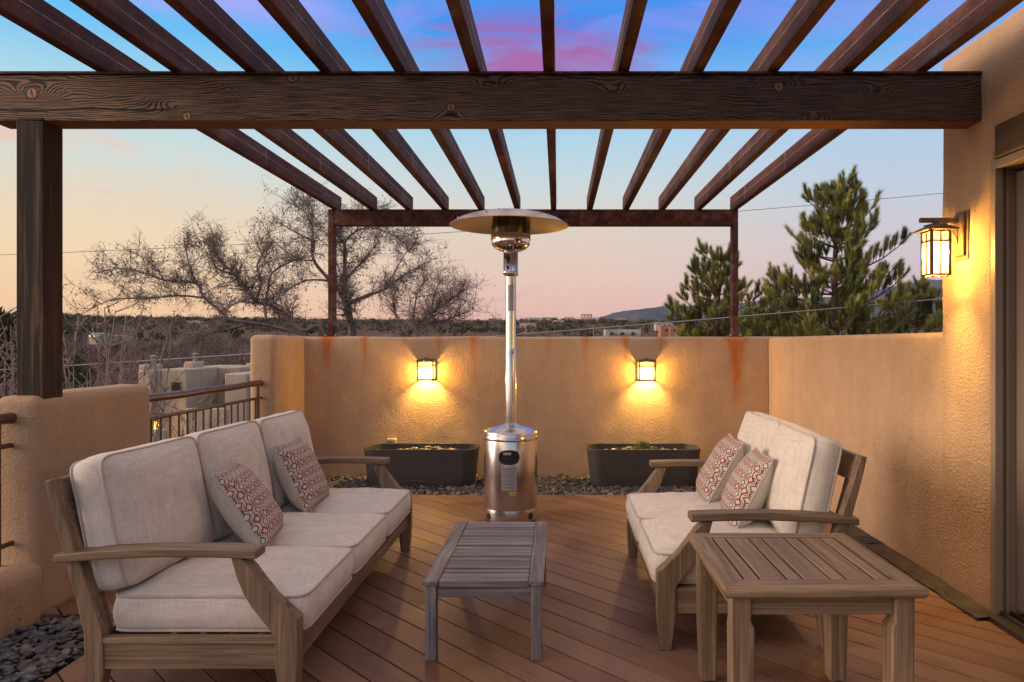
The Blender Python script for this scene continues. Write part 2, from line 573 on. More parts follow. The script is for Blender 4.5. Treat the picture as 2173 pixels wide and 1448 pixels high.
def mat_linen(name, c):
    m, t, bs, _ = newmat(name)
    co = coord(t)
    a = t.noise(t.mapping(co, (12, 12, 230)), 1.0, 2, 0.5)
    b = t.noise(t.mapping(co, (230, 12, 12)), 1.0, 2, 0.5)
    b2 = t.noise(t.mapping(co, (12, 230, 12)), 1.0, 2, 0.5)
    sl = t.m('DIVIDE', t.m('ADD', a, t.m('ADD', b, b2)), 3.0)
    k = t.rng(sl, 0.40, 0.60, 0.87, 1.10)
    big = t.rng(t.noise(co, 4.0, 3), 0.3, 0.7, 0.985, 1.015)
    k = t.m('MULTIPLY', k, big)
    col = t.mix(1.0, c, t.n('ShaderNodeCombineColor', i0=k, i1=k, i2=k).outputs[0], 'MULTIPLY')
    t.put(bs.inputs['Base Color'], col)
    bs.inputs['Roughness'].default_value = 0.95
    bs.inputs['Specular IOR Level'].default_value = 0.1
    bs.inputs['Sheen Weight'].default_value = 0.15
    wr = t.noise(co, 9.0, 3, 0.55, 0.8)
    bump(t, bs, t.m('ADD', t.m('MULTIPLY', sl, 0.10), t.m('MULTIPLY', wr, 0.30)), 0.35, 0.012)
    return m


linen = mat_linen('cream_linen', (0.63, 0.565, 0.48, 1))
piping_m = mat_linen('linen_piping', (0.50, 0.42, 0.35, 1))


def mat_trellis():
    """Red and grey woven trellis, laid out in the pillow's own plane."""
    m, t, bs, _ = newmat('red_grey_trellis')
    co = coord(t)
    wob = t.noise(co, 60, 2)
    wob = t.m('MULTIPLY', t.m('SUBTRACT', wob, 0.5), 0.16)
    sep = t.n('ShaderNodeSeparateXYZ', i0=co)
    x = t.m('ADD', t.m('MULTIPLY', sep.outputs[0], 18.5), wob)
    y = t.m('ADD', t.m('MULTIPLY', sep.outputs[1], 15.5), wob)
    dx = t.m('ABSOLUTE', t.m('SUBTRACT', t.m('FRACT', x), 0.5))
    dy = t.m('ABSOLUTE', t.m('SUBTRACT', t.m('FRACT', y), 0.5))
    D = t.m('ADD', dx, dy)

    def line(c, w):
        return t.rng(t.m('ABSOLUTE', t.m('SUBTRACT', D, c)), w * 1.25, w * 0.75)
    def near(v, c, w):
        return t.rng(t.m('ABSOLUTE', t.m('SUBTRACT', v, c)), w * 1.25, w * 0.75)
    gcon = t.m('MULTIPLY', near(dx, 0.0, 0.045), t.rng(D, 0.28, 0.32))
    rcon = t.m('MULTIPLY', near(dx, 0.5, 0.055), t.rng(D, 0.70, 0.66))
    slant = t.m('MULTIPLY', line(0.5, 0.045), t.rng(dy, 0.16, 0.22))
    grey = t.m('MAXIMUM', line(0.27, 0.075), gcon)
    red = t.m('MAXIMUM', t.m('MAXIMUM', line(0.71, 0.085), rcon), slant)
    # knobbly gaps in the weave
    red = t.m('MULTIPLY', red, t.rng(t.noise(co, 130, 1), 0.30, 0.42))
    col = t.mix(grey, (0.58, 0.50, 0.42, 1), (0.13, 0.125, 0.12, 1))
    col = t.mix(red, col, (0.21, 0.022, 0.020, 1))
    t.put(bs.inputs['Base Color'], col)
    bs.inputs['Roughness'].default_value = 0.95
    bs.inputs['Specular IOR Level'].default_value = 0.1
    bump(t, bs, t.m('ADD', t.noise(co, 300, 2), t.m('MULTIPLY', t.m('MAXIMUM', red, grey), 0.8)), 0.35, 0.002)
    return m


trellis = mat_trellis()


def mat_stainless(name, rough=0.24, tint=(0.62, 0.60, 0.585, 1), axis='z'):
    m, t, bs, _ = newmat(name)
    co = coord(t)
    s = {'z': (70, 70, 700), 'x': (700, 70, 70)}[axis]
    n = t.noise(t.mapping(co, s), 1.0, 2)
    big = t.noise(co, 5, 3)
    t.put(bs.inputs['Base Color'], tint)
    t.put(bs.inputs['Roughness'], t.m('ADD', rough, t.m('ADD', t.m('MULTIPLY', t.m('SUBTRACT', n, 0.5), 0.12),
                                                     t.m('MULTIPLY', t.m('SUBTRACT', big, 0.5), 0.10))))
    bs.inputs['Metallic'].default_value = 1.0
    return m


stainless = mat_stainless('brushed_stainless')
polished = mat_stainless('polished_stainless', 0.10, (0.72, 0.69, 0.66, 1))
blackp = mat_plain('black_plastic', (0.012, 0.012, 0.012, 1), 0.35, 0, 0.1, 30)
redp = mat_plain('red_plastic', (0.16, 0.012, 0.012, 1), 0.3, 0, 0.1, 30)
labelg = mat_plain('label_grey', (0.36, 0.35, 0.35, 1), 0.4, 0.3, 0.05, 20)
inkd = mat_plain('label_ink', (0.10, 0.10, 0.10, 1), 0.5, 0, 0.05, 20)
labely = mat_plain('label_yellow', (0.72, 0.52, 0.03, 1), 0.4, 0, 0.05, 20)
planter_m = mat_plain('planter_charcoal', (0.044, 0.040, 0.038, 1), 0.55, 0, 0.18, 5, 0.05)
soil_m = mat_plain('planter_soil', (0.05, 0.035, 0.025, 1), 0.95, 0, 0.3, 30, 0.5)
bronze = mat_plain('bronze_fixture', (0.16, 0.105, 0.065, 1), 0.5, 0.35, 0.25, 25, 0.05)
frame_m = mat_plain('taupe_door_frame', (0.24, 0.185, 0.14, 1), 0.45, 0.0, 0.06, 6)
frame_d = mat_plain('dark_door_track', (0.045, 0.036, 0.030, 1), 0.45, 0.2, 0.06, 6)
shade_m = mat_plain('door_blind', (0.12, 0.105, 0.085, 1), 0.8, 0.0, 0.06, 6)
dirt_m = mat_plain('dirty_mortar', (0.052, 0.036, 0.025, 1), 0.95, 0, 0.45, 10, 0.6)
tar_m = mat_plain('tar_patch', (0.008, 0.008, 0.009, 1), 0.6, 0, 0.4, 30, 0.4)
outlet_m = mat_plain('outlet_beige', (0.42, 0.33, 0.22, 1), 0.5, 0, 0.05, 20)
slab_m = mat_plain('dark_subfloor', (0.02, 0.015, 0.012, 1), 0.9, 0, 0.2, 5)
twig_m = mat_plain('dry_stem', (0.10, 0.075, 0.055, 1), 0.9, 0, 0.2, 30)
glass_m, _t, _bs, _ = newmat('door_glass')
_bs.inputs['Base Color'].default_value = (0.03, 0.035, 0.035, 1)
_bs.inputs['Roughness'].default_value = 0.05


def mat_emit(name, c, s, tr=0.55):
    m = bpy.data.materials.new(name)
    m.use_nodes = True
    t = NT(m.node_tree)
    em = t.n('ShaderNodeEmission', Color=c, Strength=s)
    tp = t.n('ShaderNodeBsdfTransparent', Color=(1.0, 0.93, 0.78, 1))
    mx = t.n('ShaderNodeMixShader', i0=tr)
    t.t.links.new(em.outputs[0], mx.inputs[1])
    t.t.links.new(tp.outputs[0], mx.inputs[2])
    out = t.n('ShaderNodeOutputMaterial')
    t.t.links.new(mx.outputs[0], out.inputs[0])
    return m


pane_hot = mat_emit('lit_pane', (1.0, 0.64, 0.22, 1), 5.0)
pane_top = mat_emit('lit_pane_upper', (1.0, 0.60, 0.18, 1), 3.0)
warm_glow = mat_emit('warm_bulb', (1.0, 0.50, 0.10, 1), 2.2, 0.0)
win_glow = mat_emit('lit_far_window', (1.0, 0.55, 0.18, 1), 1.2, 0.0)

LAMP = (1.0, 0.60, 0.14)

# ------------------------------------------------------------------ terrain and terrace


def nz(x, y, s, seed=0.0):
    return mnoise.noise(Vector((x / s + seed, y / s - seed * 0.7, seed * 1.3)))


def ground_z(x, y):
    d = math.hypot(x, y)
    # profile seen from the terrace: a valley, then a wooded ridge
    pts = [(0, -4.0), (20, -4.4), (45, -6.5), (80, -9.0), (140, -9.5), (260, -4.5), (450, 6.0), (700, 17.0), (1000, 25.0), (1600, 12.0),
           (3000, -40.0), (20000, -60.0)]
    z = pts[-1][1]
    for (a, za), (b, zb) in zip(pts, pts[1:]):
        if d <= b:
            k = (d - a) / (b - a)
            k = k * k * (3 - 2 * k)
            z = za + (zb - za) * k
            break
    amp = min(1.0, d / 250.0)
    z += amp * (2.2 * nz(x, y, 160, 3.1) + 1.0 * nz(x, y, 60, 7.7))
    return z


def build_ground():
    rad = [0, 6, 12, 20, 30, 42, 56, 72, 90, 115, 145, 180, 220, 270, 330, 400, 480, 560, 640, 720, 800, 900, 1000, 1150, 1350, 1700, 2300, 3200, 5000, 9000]
    n = 150
    rows = []
    for r in rad:
        row = []
        for j in range(n):
            q = 2 * math.pi * j / n
            x, y = r * math.sin(q), r * math.cos(q)
            row.append((x, y, ground_z(x, y)))
        rows.append(row)
    mb = MB()
    mb.grid(rows, True)
    m, t, bs, _ = newmat('dry_ground')
    co = coord(t)
    a = t.noise(co, 0.05, 5, 0.6)
    b = t.noise(co, 0.9, 4, 0.6)
    col = t.ramp(t.m('ADD', t.m('MULTIPLY', a, 0.5), t.m('MULTIPLY', b, 0.5)),
                 [(0.36, (0.05, 0.045, 0.028, 1)), (0.5, (0.13, 0.092, 0.066, 1)), (0.64, (0.21, 0.145, 0.105, 1))])
    t.put(bs.inputs['Base Color'], col)
    bs.inputs['Roughness'].default_value = 1.0
    bs.inputs['Specular IOR Level'].default_value = 0.0
    o = obj('ground', mb, m, smooth=180)
    tag(o, 'dry scrub covered ground rolling away to a ridge', 'ground', kind='structure')


build_ground()


def build_mountains():
    # dark ridges about 8 km off: low in the middle, higher to the right
    Y0 = 8000.0
    prof = [(700, 735), (1130, 700), (1262, 678), (1285, 670), (1300, 663), (1330, 659), (1370, 655), (1430, 648), (1520, 652), (1600, 640),
            (1690, 634), (1780, 628), (1860, 615), (1925, 603), (1950, 596), (1975, 598), (2000, 595), (2100, 585), (2300, 610), (2700, 640), (3200, 700)]
    rows = []
    K = 14
    xs = list(range(700, 3201, 5))
    for k in range(K + 1):
        u = k / K
        row = []
        for x in xs:
            for (a, ya), (b, yb) in zip(prof, prof[1:]):
                if a <= x <= b:
                    yy = ya + (yb - ya) * (x - a) / (b - a)
                    break
            top = H - (yy - CY) * Y0 / F
            X = (x - CX) * Y0 / F
            r = mnoise.noise(Vector((X / 260, 1.7, 0))) * 16 + mnoise.noise(Vector((X / 90, 4.7, 0))) * 7
            z = -60 + (top + 60 + r) * math.sin(u * math.pi / 2) ** 0.9
            dy = (1 - u) * -1500 + mnoise.noise(Vector((X / 330, u * 2.2, 9))) * 420 * (1 - u * 0.75)
            z += mnoise.noise(Vector((X / 180, u * 4, 5))) * 40 * math.sin(u * math.pi)
            row.append((X, Y0 + dy, z))
        rows.append(row)
    back = [(p[0], Y0 + 1500, -60) for p in rows[-1]]
    rows.append(back)
    mb = MB()
    mb.grid(rows)
    m, t, bs, _ = newmat('hazed_mountain_forest')
    co = coord(t)
    n = t.noise(co, 0.004, 6, 0.65)
    t.put(bs.inputs['Base Color'], t.ramp(n, [(0.35, (0.034, 0.044, 0.062, 1)), (0.65, (0.070, 0.080, 0.105, 1))]))  # distance haze put into the forest colour as a blue tint
    bs.inputs['Roughness'].default_value = 1.0
    bs.inputs['Specular IOR Level'].default_value = 0.0
    tag(obj('mountains', mb, m, smooth=180), 'blue wooded mountain ridge on the horizon', 'mountains', kind='structure')


build_mountains()

XL, XR, YB = -2.60, 2.16, 7.24     # inner faces of the left wall, right wall, back wall


def clip(poly, x0, x1, y0, y1):
    def half(p, f, inter):
        out = []
        for i in range(len(p)):
            a, b = p[i - 1], p[i]
            fa, fb = f(a), f(b)
            if fb >= 0:
                if fa < 0:
                    out.append(inter(a, b, fa, fb))
                out.append(b)
            elif fa >= 0:
                out.append(inter(a, b, fa, fb))
        return out

    def it(a, b, fa, fb):
        k = fa / (fa - fb)
        return (a[0] + (b[0] - a[0]) * k, a[1] + (b[1] - a[1]) * k)
    for f in (lambda p: p[0] - x0, lambda p: x1 - p[0], lambda p: p[1] - y0, lambda p: y1 - p[1]):
        if len(poly) < 3:
            return []
        poly = half(poly, f, it)
    return poly


def build_deck():
    rnd = random.Random(5)
    mb = MB()
    tones = []
    pitch, gap = 0.146, 0.0085
    s2 = math.sqrt(0.5)
    k = -30
    while k < 70:
        u0 = 1.772 - 0.002 + k * pitch + gap / 2
        u1 = u0 + pitch - gap
        tone = rnd.random()
        quad = []
        for u, v in ((u0, -9), (u1, -9), (u1, 9), (u0, 9)):
            quad.append(((u + v) * s2, (u - v) * s2))
        for reg in ((-2.07, 2.105, 0.3, 6.30), (-2.59, -2.0735, 3.55, 6.30)):
            p = clip(quad, *reg)
            if len(p) >= 3:
                area = sum(p[i - 1][0] * p[i][1] - p[i][0] * p[i - 1][1] for i in range(len(p)))
                if abs(area) < 1e-4:
                    continue
                if area < 0:
                    p = p[::-1]
                n = len(p)
                cx = sum(q[0] for q in p) / n
                cy = sum(q[1] for q in p) / n
                e = 0.004
                ins = []
                for q in p:
                    d = Vector((cx - q[0], cy - q[1]))
                    d = d.normalized() * e if d.length > 0 else d
                    # nudge inwards across the board only
                    un = d.x * s2 + d.y * s2
                    ins.append((q[0] + un * s2, q[1] + un * s2))
                vs = [(q[0], q[1], 0.0) for q in ins] + [(q[0], q[1], -0.004) for q in p] + [(q[0], q[1], -0.026) for q in p]
                fs = [tuple(range(n))]
                for i in range(n):
                    j = (i + 1) % n
                    fs.append((i + n, j + n, j, i))
                    fs.append((i + 2 * n, j + 2 * n, j + n, i + n))
                mb.add(vs, fs)
                tones += [tone] * len(vs)
        k += 1
    o = obj('deck', mb, deck_mat, smooth=0)
    at = o.data.attributes.new('tone', 'FLOAT', 'POINT')
    at.data.foreach_set('value', tones)
    tag(o, 'reddish tan deck of diagonal boards', 'deck', kind='structure')
    # what carries it
    b = MB()
    b.box(XL - 0.20, XR + 0.20, -1.5, YB + 0.26, -4.6, -0.032)
    tag(obj('terrace_base', b, slab_m, smooth=0), 'terrace base under the deck', 'terrace', kind='structure')


build_deck()


# ------------------------------------------------------------------ pebbles (uncountable)


def pebbles(name, spots, mats, label, seed):
    rnd = random.Random(seed)
    base = bmesh.new()
    bmesh.ops.create_icosphere(base, subdivisions=2, radius=1.0)
    bv = [v.co.copy() for v in base.verts]
    bf = [[v.index for v in f.verts] for f in base.faces]
    base.free()
    mb = MB()
    for (x, y, z, s) in spots:
        a, b, c = s * rnd.uniform(0.8, 1.35), s * rnd.uniform(0.65, 1.0), s * rnd.uniform(0.34, 0.55)
        M = Matrix.Translation((x, y, z)) @ Matrix.Rotation(rnd.uniform(0, 6.28), 4, 'Z') @ Matrix.Rotation(rnd.gauss(0, 0.28), 4, 'X') @ \
            Matrix.Rotation(rnd.gauss(0, 0.28), 4, 'Y')
        ox = rnd.uniform(0, 50)
        vs = []
        for v in bv:
            k = 1 + 0.13 * mnoise.noise(v * 1.1 + Vector((ox, 0, 0)))
            vs.append(tuple(M @ Vector((v.x * a * k, v.y * b * k, v.z * c * k))))
        mb.cur = rnd.choice(range(len(mats)))
        mb.add(vs, bf)
    o = obj(name, mb, mats, smooth=180)
    return tag(o, label, 'pebbles', kind='stuff')


peb = [mat_plain('pebble_slate', (0.036, 0.040, 0.045, 1), 0.5, 0, 0.25, 40), mat_plain('pebble_blue', (0.060, 0.068, 0.078, 1), 0.5, 0, 0.25, 40),
       mat_plain('pebble_grey', (0.10, 0.10, 0.10, 1), 0.5, 0, 0.25, 40), mat_plain('pebble_dark', (0.022, 0.022, 0.024, 1), 0.4, 0, 0.25, 40),
       mat_plain('pebble_brown', (0.085, 0.055, 0.040, 1), 0.5, 0, 0.25, 40), mat_plain('pebble_tan', (0.17, 0.135, 0.10, 1), 0.55, 0, 0.25, 40)]


def bed(x0, x1, y0, y1, step, z, seed, sz):
    rnd = random.Random(seed)
    out = []
    for layer, dz in ((0, -0.016), (1, 0.0)):
        y = y0
        while y < y1:
            x = x0
            while x < x1:
                out.append((x + rnd.uniform(-.5, .5) * step, y + rnd.uniform(-.5, .5) * step, z + dz + rnd.uniform(-0.007, 0.007), sz * rnd.choice((0.55, 0.7, 0.9, 1.0, 1.15, 1.5))))
                x += step
            y += step
    return out


pebbles('pebbles', bed(-2.53, -2.10, 2.30, 3.52, 0.031, -0.004, 11, 0.021), peb, 'grey river pebbles in the bed by the near left railing', 1)
pebbles('pebbles', bed(-2.55, 2.12, 6.335, 7.215, 0.037, -0.004, 12, 0.021), peb + [peb[5], peb[2]], 'river pebbles along the foot of the back wall under the planters', 2)

# ------------------------------------------------------------------ walls


def wall_profile(thick, h, r, z0):
    """(offset, z) from the inner foot up over a rounded top to the outer foot."""
    pts = []
    k = 34
    for i in range(k):
        pts.append((0.0, z0 + (h - r - z0) * i / k))
    for i in range(9):
        q = math.pi / 2 * i / 8
        pts.append((r - r * math.cos(q), h - r + r * math.sin(q)))
    pts.append((thick / 2, h + 0.004))
    for i in range(9):
        q = math.pi / 2 * (8 - i) / 8
        pts.append((thick - r + r * math.cos(q), h - r + r * math.sin(q)))
    pts.append((thick, z0))
    return pts


def wob(x, y, z, a=0.006):
    return a * (mnoise.noise(Vector((x * 1.6, y * 1.6, z * 1.6))) + 0.5 * mnoise.noise(Vector((x * 5, y * 5, z * 5 + 3))))


def rounded_box(mb, x0, x1, y0, y1, z0, z1, r, n=16, amp=0.006):
    """Box with all edges rounded by r, lumpy like hand-trowelled stucco."""
    c = Vector(((x0 + x1) / 2, (y0 + y1) / 2, (z0 + z1) / 2))
    hx, hy, hz = (x1 - x0) / 2, (y1 - y0) / 2, (z1 - z0) / 2

    def samples(h):
        inner = max(2, int((2 * h - 2 * r) / 0.07))
        s = [-h, -h + r * 0.3, -h + r * 0.65, -h + r]
        s += [-h + r + (2 * h - 2 * r) * i / inner for i in range(1, inner)]
        s += [h - r, h - r * 0.65, h - r * 0.3, h]
        return s
    sx, sy, sz = samples(hx), samples(hy), samples(hz)

    def proj(p):
        q = Vector((max(-hx + r, min(hx - r, p.x)), max(-hy + r, min(hy - r, p.y)), max(-hz + r, min(hz - r, p.z))))
        d = p - q
        if d.length > 1e-9:
            d = d.normalized() * r
        w = q + d
        g = c + w
        if d.length > 0:
            g = g + d.normalized() * wob(g.x, g.y, g.z, amp)
        return g
    for ax in range(3):
        A, B = ((sy, sz), (sx, sz), (sx, sy))[ax]
        hh = (hx, hy, hz)[ax]
        for sgn in (-1, 1):
            rows = []
            for a in A:
                row = []
                for b in B:
                    p = [0, 0, 0]
                    p[ax] = sgn * hh
                    o2 = [i for i in range(3) if i != ax]
                    p[o2[0]], p[o2[1]] = a, b
                    row.append(proj(Vector(p)))
                rows.append(row)
            flip = (sgn > 0) == (ax == 1)
            if flip:
                rows = rows[::-1]
            mb.grid(rows)


RUST = [(693, 0.8, 0.055, 0.46), (775, 0.5, 0.026, 0.50), (857, 0.25, 0.02, 0.24), (931, 0.42, 0.024, 0.32), (1005, 0.62, 0.030, 0.52), (1085, 0.15, .018, .25),
        (1165, 0.26, 0.024, 0.36), (1243, 0.42, 0.030, 0.52), (1327, 0.58, 0.026, 0.44), (1402, 0.42, 0.026, 0.34), (1482, 0.30, 0.022, 0.40),
        (1563, 1.3, 0.066, 0.86)]


def build_back_wall():
    top = 1.412
    mb = MB()
    prof = wall_profile(0.30, top, 0.035, -0.3)
    rows = []
    x = XL - 0.235
    while x <= XR + 0.3:
        row = []
        for off, z in prof:
            o2 = wob(x, off * 3, z, 0.007)
            row.append((x, YB + off + o2, z + (wob(x, 2.0, 0.0, 0.006) if z > 1.2 else 0)))
        rows.append(row)
        x += 0.018
    mb.grid(rows)
    nback = len(mb.v)
    stains = []
    xs = [((px - CX) * YB / F, a, w, l) for px, a, w, l in RUST]
    for p in mb.v:
        s = 0.0
        if p[2] > 0.5 and p[1] < YB + 0.2:
            d = top + 0.01 - p[2]
            for cx, a, w, l in xs:
                k = (p[0] - cx) + 0.012 * mnoise.noise(Vector((cx * 9, p[2] * 3, 0)))
                ww = w * (1 + 0.5 * max(0, 1 - d / 0.12)) * max(0.55, 1 - d / (l * 2.6))
                s += a * math.exp(-(k / ww) ** 2) * max(0.0, 1 - d / l) ** 1.25
        stains.append(min(1.0, s * 1.9))
    # right parapet up to the house corner
    rows = []
    prof2 = wall_profile(0.30, top - 0.004, 0.04, -0.3)
    y = 3.90
    while y <= YB + 0.02:
        rows.append([(XR + off + wob(3.0, y, z, 0.006), y, z + (0.012 * (1 - (y - 3.9) / 3.4) if z > 1.0 else 0)) for off, z in prof2])
        y += 0.03
    mb.grid(rows[::-1])
    # far left pillar where the railing ends
    rounded_box(mb, XL - 0.24, XL + 0.003, 6.49, YB + 0.305, -0.3, 1.425, 0.055)
    stains += [0.0] * (len(mb.v) - len(stains))
    o = obj('parapet_wall', mb, stucco_stain, smooth=60)
    at = o.data.attributes.new('stain', 'FLOAT', 'POINT')
    at.data.foreach_set('value', stains)
    tag(o, 'tan stucco parapet wall round the back of the deck, streaked with rust below the rafters', 'wall')


build_back_wall()


def build_pier():
    root = thing('stucco_pier', 'low tan stucco pier carrying the dark timber post, its curb running below the railings', 'wall', (XL - 0.12, 4.0, 0))
    mb = MB()
    rounded_box(mb, XL - 0.24, XL, 3.53, 4.545, -0.3, 1.095, 0.055, amp=0.01)
    mb.xform(Matrix.Translation((-(XL - 0.12), -4.0, 0)))
    obj('pier', mb, stucco_rough, root, 60)
    mb = MB()
    rounded_box(mb, XL - 0.24, XL + 0.012, 0.6, 3.60, -0.3, 0.275, 0.075, amp=0.012)
    rounded_box(mb, XL - 0.24, XL + 0.008, 4.45, 6.55, -0.3, 0.20, 0.06, amp=0.012)
    mb.xform(Matrix.Translation((-(XL - 0.12), -4.0, 0)))
    obj('curb', mb, stucco_rough, root, 60)


build_pier()


def railing(label, y0, y1, lower, posts, bal, z_low):
    xc = XL - 0.13
    root = thing('metal_railing', label, 'railing', (xc, (y0 + y1) / 2, z_low), group='brown metal railings on the left side')
    oy = -(y0 + y1) / 2

    def part(name, mb, par=root):
        mb.xform(Matrix.Translation((0, oy, -z_low)))
        return obj(name, mb, rail_paint, par, 60)
    pts = [(0, y0 + (y1 - y0) * i / 12, 0.985 + 0.003 * math.sin(i * 1.3)) for i in range(13)]
    part('top_rail', MB().tube(pts, 0.027, 14))
    for z in lower:
        part('lower_rail', MB().tube([(0, y0, z), (0, y1, z)], 0.013, 10))
    for y in posts:
        part('post', MB().tube([(0, y, z_low - 0.03), (0, y, 0.975)], 0.0165, 12))
    for y in bal:
        part('baluster', MB().tube([(0, y, lower[-1]), (0, y, lower[0])], 0.0085, 8))


railing('brown metal railing with thin balusters between the stucco pier and the tall pillar', 4.53, 6.50, [0.85, 0.27], [6.43, 4.62],
        [4.74 + 0.117 * i for i in range(15)], 0.19)
railing('brown metal railing cut off by the photo edge beside the pebble bed', 1.3, 3.58, [0.85, 0.36], [3.44, 1.5],
        [3.30 - 0.117 * i for i in range(15)], 0.27)


def build_house():
    root = thing('house', 'tan stucco house wall with wood lintel over a taupe sliding door', 'house', (XR + 0.5, 3.0, 0))
    off = Matrix.Translation((-(XR + 0.5), -3.0, 0))
    xw = XR - 0.004
    mb = MB()
    # pier between corner and door, band over the opening, stretch near the camera
    rounded_box(mb, xw, xw + 2.6, 3.506, 3.985, -0.3, 2.94, 0.03, amp=0.008)
    rounded_box(mb, xw + 0.004, xw + 2.6, 0.2, 3.6, 2.30, 2.935, 0.03, amp=0.008)
    rounded_box(mb, xw + 0.002, xw + 2.6, 0.1, 1.25, -0.3, 2.6, 0.03, amp=0.008)
    mb.xform(off)
    obj('wall', mb, stucco_rough, root, 60)
    # lintel
    mb = MB().box(xw - 0.012, xw + 0.16, 1.1, 3.478, 2.262, 2.43).xform(off)
    obj('lintel', mb, lintelw, root, 30, 0.012, 3)
    # door: stepped jamb, head, sliding leaf, sill track
    d = bpy.data.objects.new('sliding_door', None)
    COL.objects.link(d)
    d.parent = root

    def part(name, mb, m, bev=0.003):
        mb.xform(off)
        return obj(name, mb, m, d, 30, bev)
    fr = MB()
    fr.box(xw - 0.010, xw + 0.030, 3.470, 3.5075, 0.012, 2.26)
    fr.box(xw + 0.031, xw + 0.055, 3.497, 3.5135, 0.016, 2.25)
    fr.box(xw + 0.056, xw + 0.075, 3.485, 3.5105, 0.014, 2.25)
    fr.box(xw + 0.076, xw + 0.115, 3.494, 3.5095, 0.015, 2.25)
    fr.box(xw - 0.010, xw + 0.16, 1.26, 3.469, 2.215, 2.258)
    fr.box(xw - 0.008, xw + 0.028, 1.255, 1.30, 0.012, 2.214)
    part('door_frame', fr, frame_m)
    lf = MB()
    lf.box(xw + 0.100, xw + 0.142, 3.40, 3.480, 0.050, 2.20)
    lf.box(xw + 0.104, xw + 0.140, 1.32, 3.399, 2.12, 2.199)
    lf.box(xw + 0.104, xw + 0.140, 1.32, 3.399, 0.052, 0.15)
    lf.box(xw + 0.103, xw + 0.141, 1.26, 1.319, 0.05, 2.20)
    part('door_leaf', lf, frame_m)
    part('door_glass', MB().box(xw + 0.118, xw + 0.126, 1.319, 3.3995, 0.149, 2.121), glass_m, 0)
    part('door_blind', MB().box(xw + 0.19, xw + 0.20, 1.27, 3.49, 0.05, 2.2), shade_m, 0)
    tr = MB()
    tr.box(xw - 0.05, xw + 0.185, 1.25, 3.468, -0.005, 0.028)
    tr.box(xw + 0.01, xw + 0.022, 1.25, 3.466, 0.029, 0.047)
    tr.box(xw + 0.06, xw + 0.072, 1.25, 3.466, 0.029, 0.045)
    part('door_track', tr, frame_d, 0.002)
    bk = MB().box(xw + 0.8, xw + 0.85, 1.2, 3.6, 0, 2.4)
    part('room_wall', bk, shade_m, 0)
    # unfinished strip between the deck and the stucco
    rows = []
    y = 3.46
    while y < 6.32:
        e = 0.006 * mnoise.noise(Vector((y * 9, 0, 0)))
        rows.append([(2.046 + e, y, -0.02), (2.048 + e, y, 0.012 + e), (2.10, y, 0.018 + e), (2.172, y, 0.030 - e)])
        y += 0.03
    mb = MB()
    mb.grid(rows[::-1])
    mb.xform(off)
    obj('mortar_strip', mb, dirt_m, root, 60)
    tb = MB()
    tb.add([(2.058, 4.72, 0.0175), (2.15, 4.70, 0.0295), (2.155, 4.86, 0.0305), (2.062, 4.89, 0.0185)], [(0, 1, 2, 3)])
    tb.xform(off)
    obj('tar_patch', tb, tar_m, root, 0)


build_house()

# ------------------------------------------------------------------ pergola
ZR = 2.742      # underside of the rafters


def build_pergola():
    root = thing('pergola', 'pergola of rusted steel rafters on a heavy dark timber beam and post', 'pergola', (-0.3, 5.0, 0))
    off = Matrix.Translation((0.3, -5.0, 0))

    def part(name, mb, m, bev=0.003, seg=2, par=root, sm=30):
        mb.xform(off)
        return obj(name, mb, m, par, sm, bev, seg)
    # main beam: kept in world coordinates for its knot pattern
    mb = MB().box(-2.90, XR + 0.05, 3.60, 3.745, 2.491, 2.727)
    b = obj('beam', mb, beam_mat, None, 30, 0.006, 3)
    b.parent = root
    b.matrix_parent_inverse = off
    part('beam_flashing', MB().box(-2.905, XR + 0.03, 3.588, 3.755, 2.7285, 2.7405), steel_rust, 0.001)
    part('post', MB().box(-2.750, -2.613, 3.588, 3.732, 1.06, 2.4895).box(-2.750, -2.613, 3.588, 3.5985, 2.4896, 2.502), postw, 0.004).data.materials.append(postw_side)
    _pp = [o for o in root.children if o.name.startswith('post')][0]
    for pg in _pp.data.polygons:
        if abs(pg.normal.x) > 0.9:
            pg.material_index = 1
    # rafters
    W, HT = 0.058, 0.150
    rnd = random.Random(3)
    for i in range(12):
        xr = -2.293 + 0.3794 * i
        m = MB()
        dz = 0.0
        m.box(xr - W, xr, 0.55, 7.49, ZR + dz, ZR + dz + HT)
        r = part('rafter', m, steel_rust, 0.004, 2)
        w = MB()
        # weld seam along both sides, a slightly ragged thin bead
        for xx, sg in ((xr, 1), (xr - W, -1)):
            if (sg > 0) == (i < 6) or True:
                pts, y = [], 1.2
                while y < 7.48:
                    pts.append((xx, y, ZR + HT * 0.52 + rnd.uniform(-0.0012, 0.0012)))
                    y += 0.06
                w.tube(pts, [0.0016 + (0.0016 if rnd.random() < 0.4 else 0) for _ in pts], 5)
            for yj in (5.55 + 0.4 * rnd.random(), 6.75 + 0.3 * rnd.random()):
                w.tube([(xx, yj, ZR + 0.008), (xx, yj + 0.002, ZR + HT - 0.008)], 0.002, 5)
        part('weld_seam', w, weld, 0, 0, r)
    # rear beam and posts standing on the wall
    part('rear_beam', MB().box(-2.328, 1.812, 7.335, 7.445, 2.572, 2.738), steel_rust, 0.005)
    for x0, x1 in ((-2.385, -2.329), (1.813, 1.870)):
        p = part('rear_post', MB().box(x0, x1, 7.328, 7.445, 1.425, 2.738), steel_rust, 0.005)
        q = MB().box(x0 - 0.045, x1 + 0.045, 7.30, 7.475, 1.409, 1.424)
        part('base_plate', q, steel_rust, 0.002, 2, p)
        for bx in (x0 - 0.025, x1 + 0.025):
            n = MB().lathe([(0.009, 1.4242), (0.009, 1.434), (0.005, 1.4345), (0.005, 1.446)], 6, (bx, 7.325, 0))
            part('anchor_bolt', n, weld, 0, 0, p)


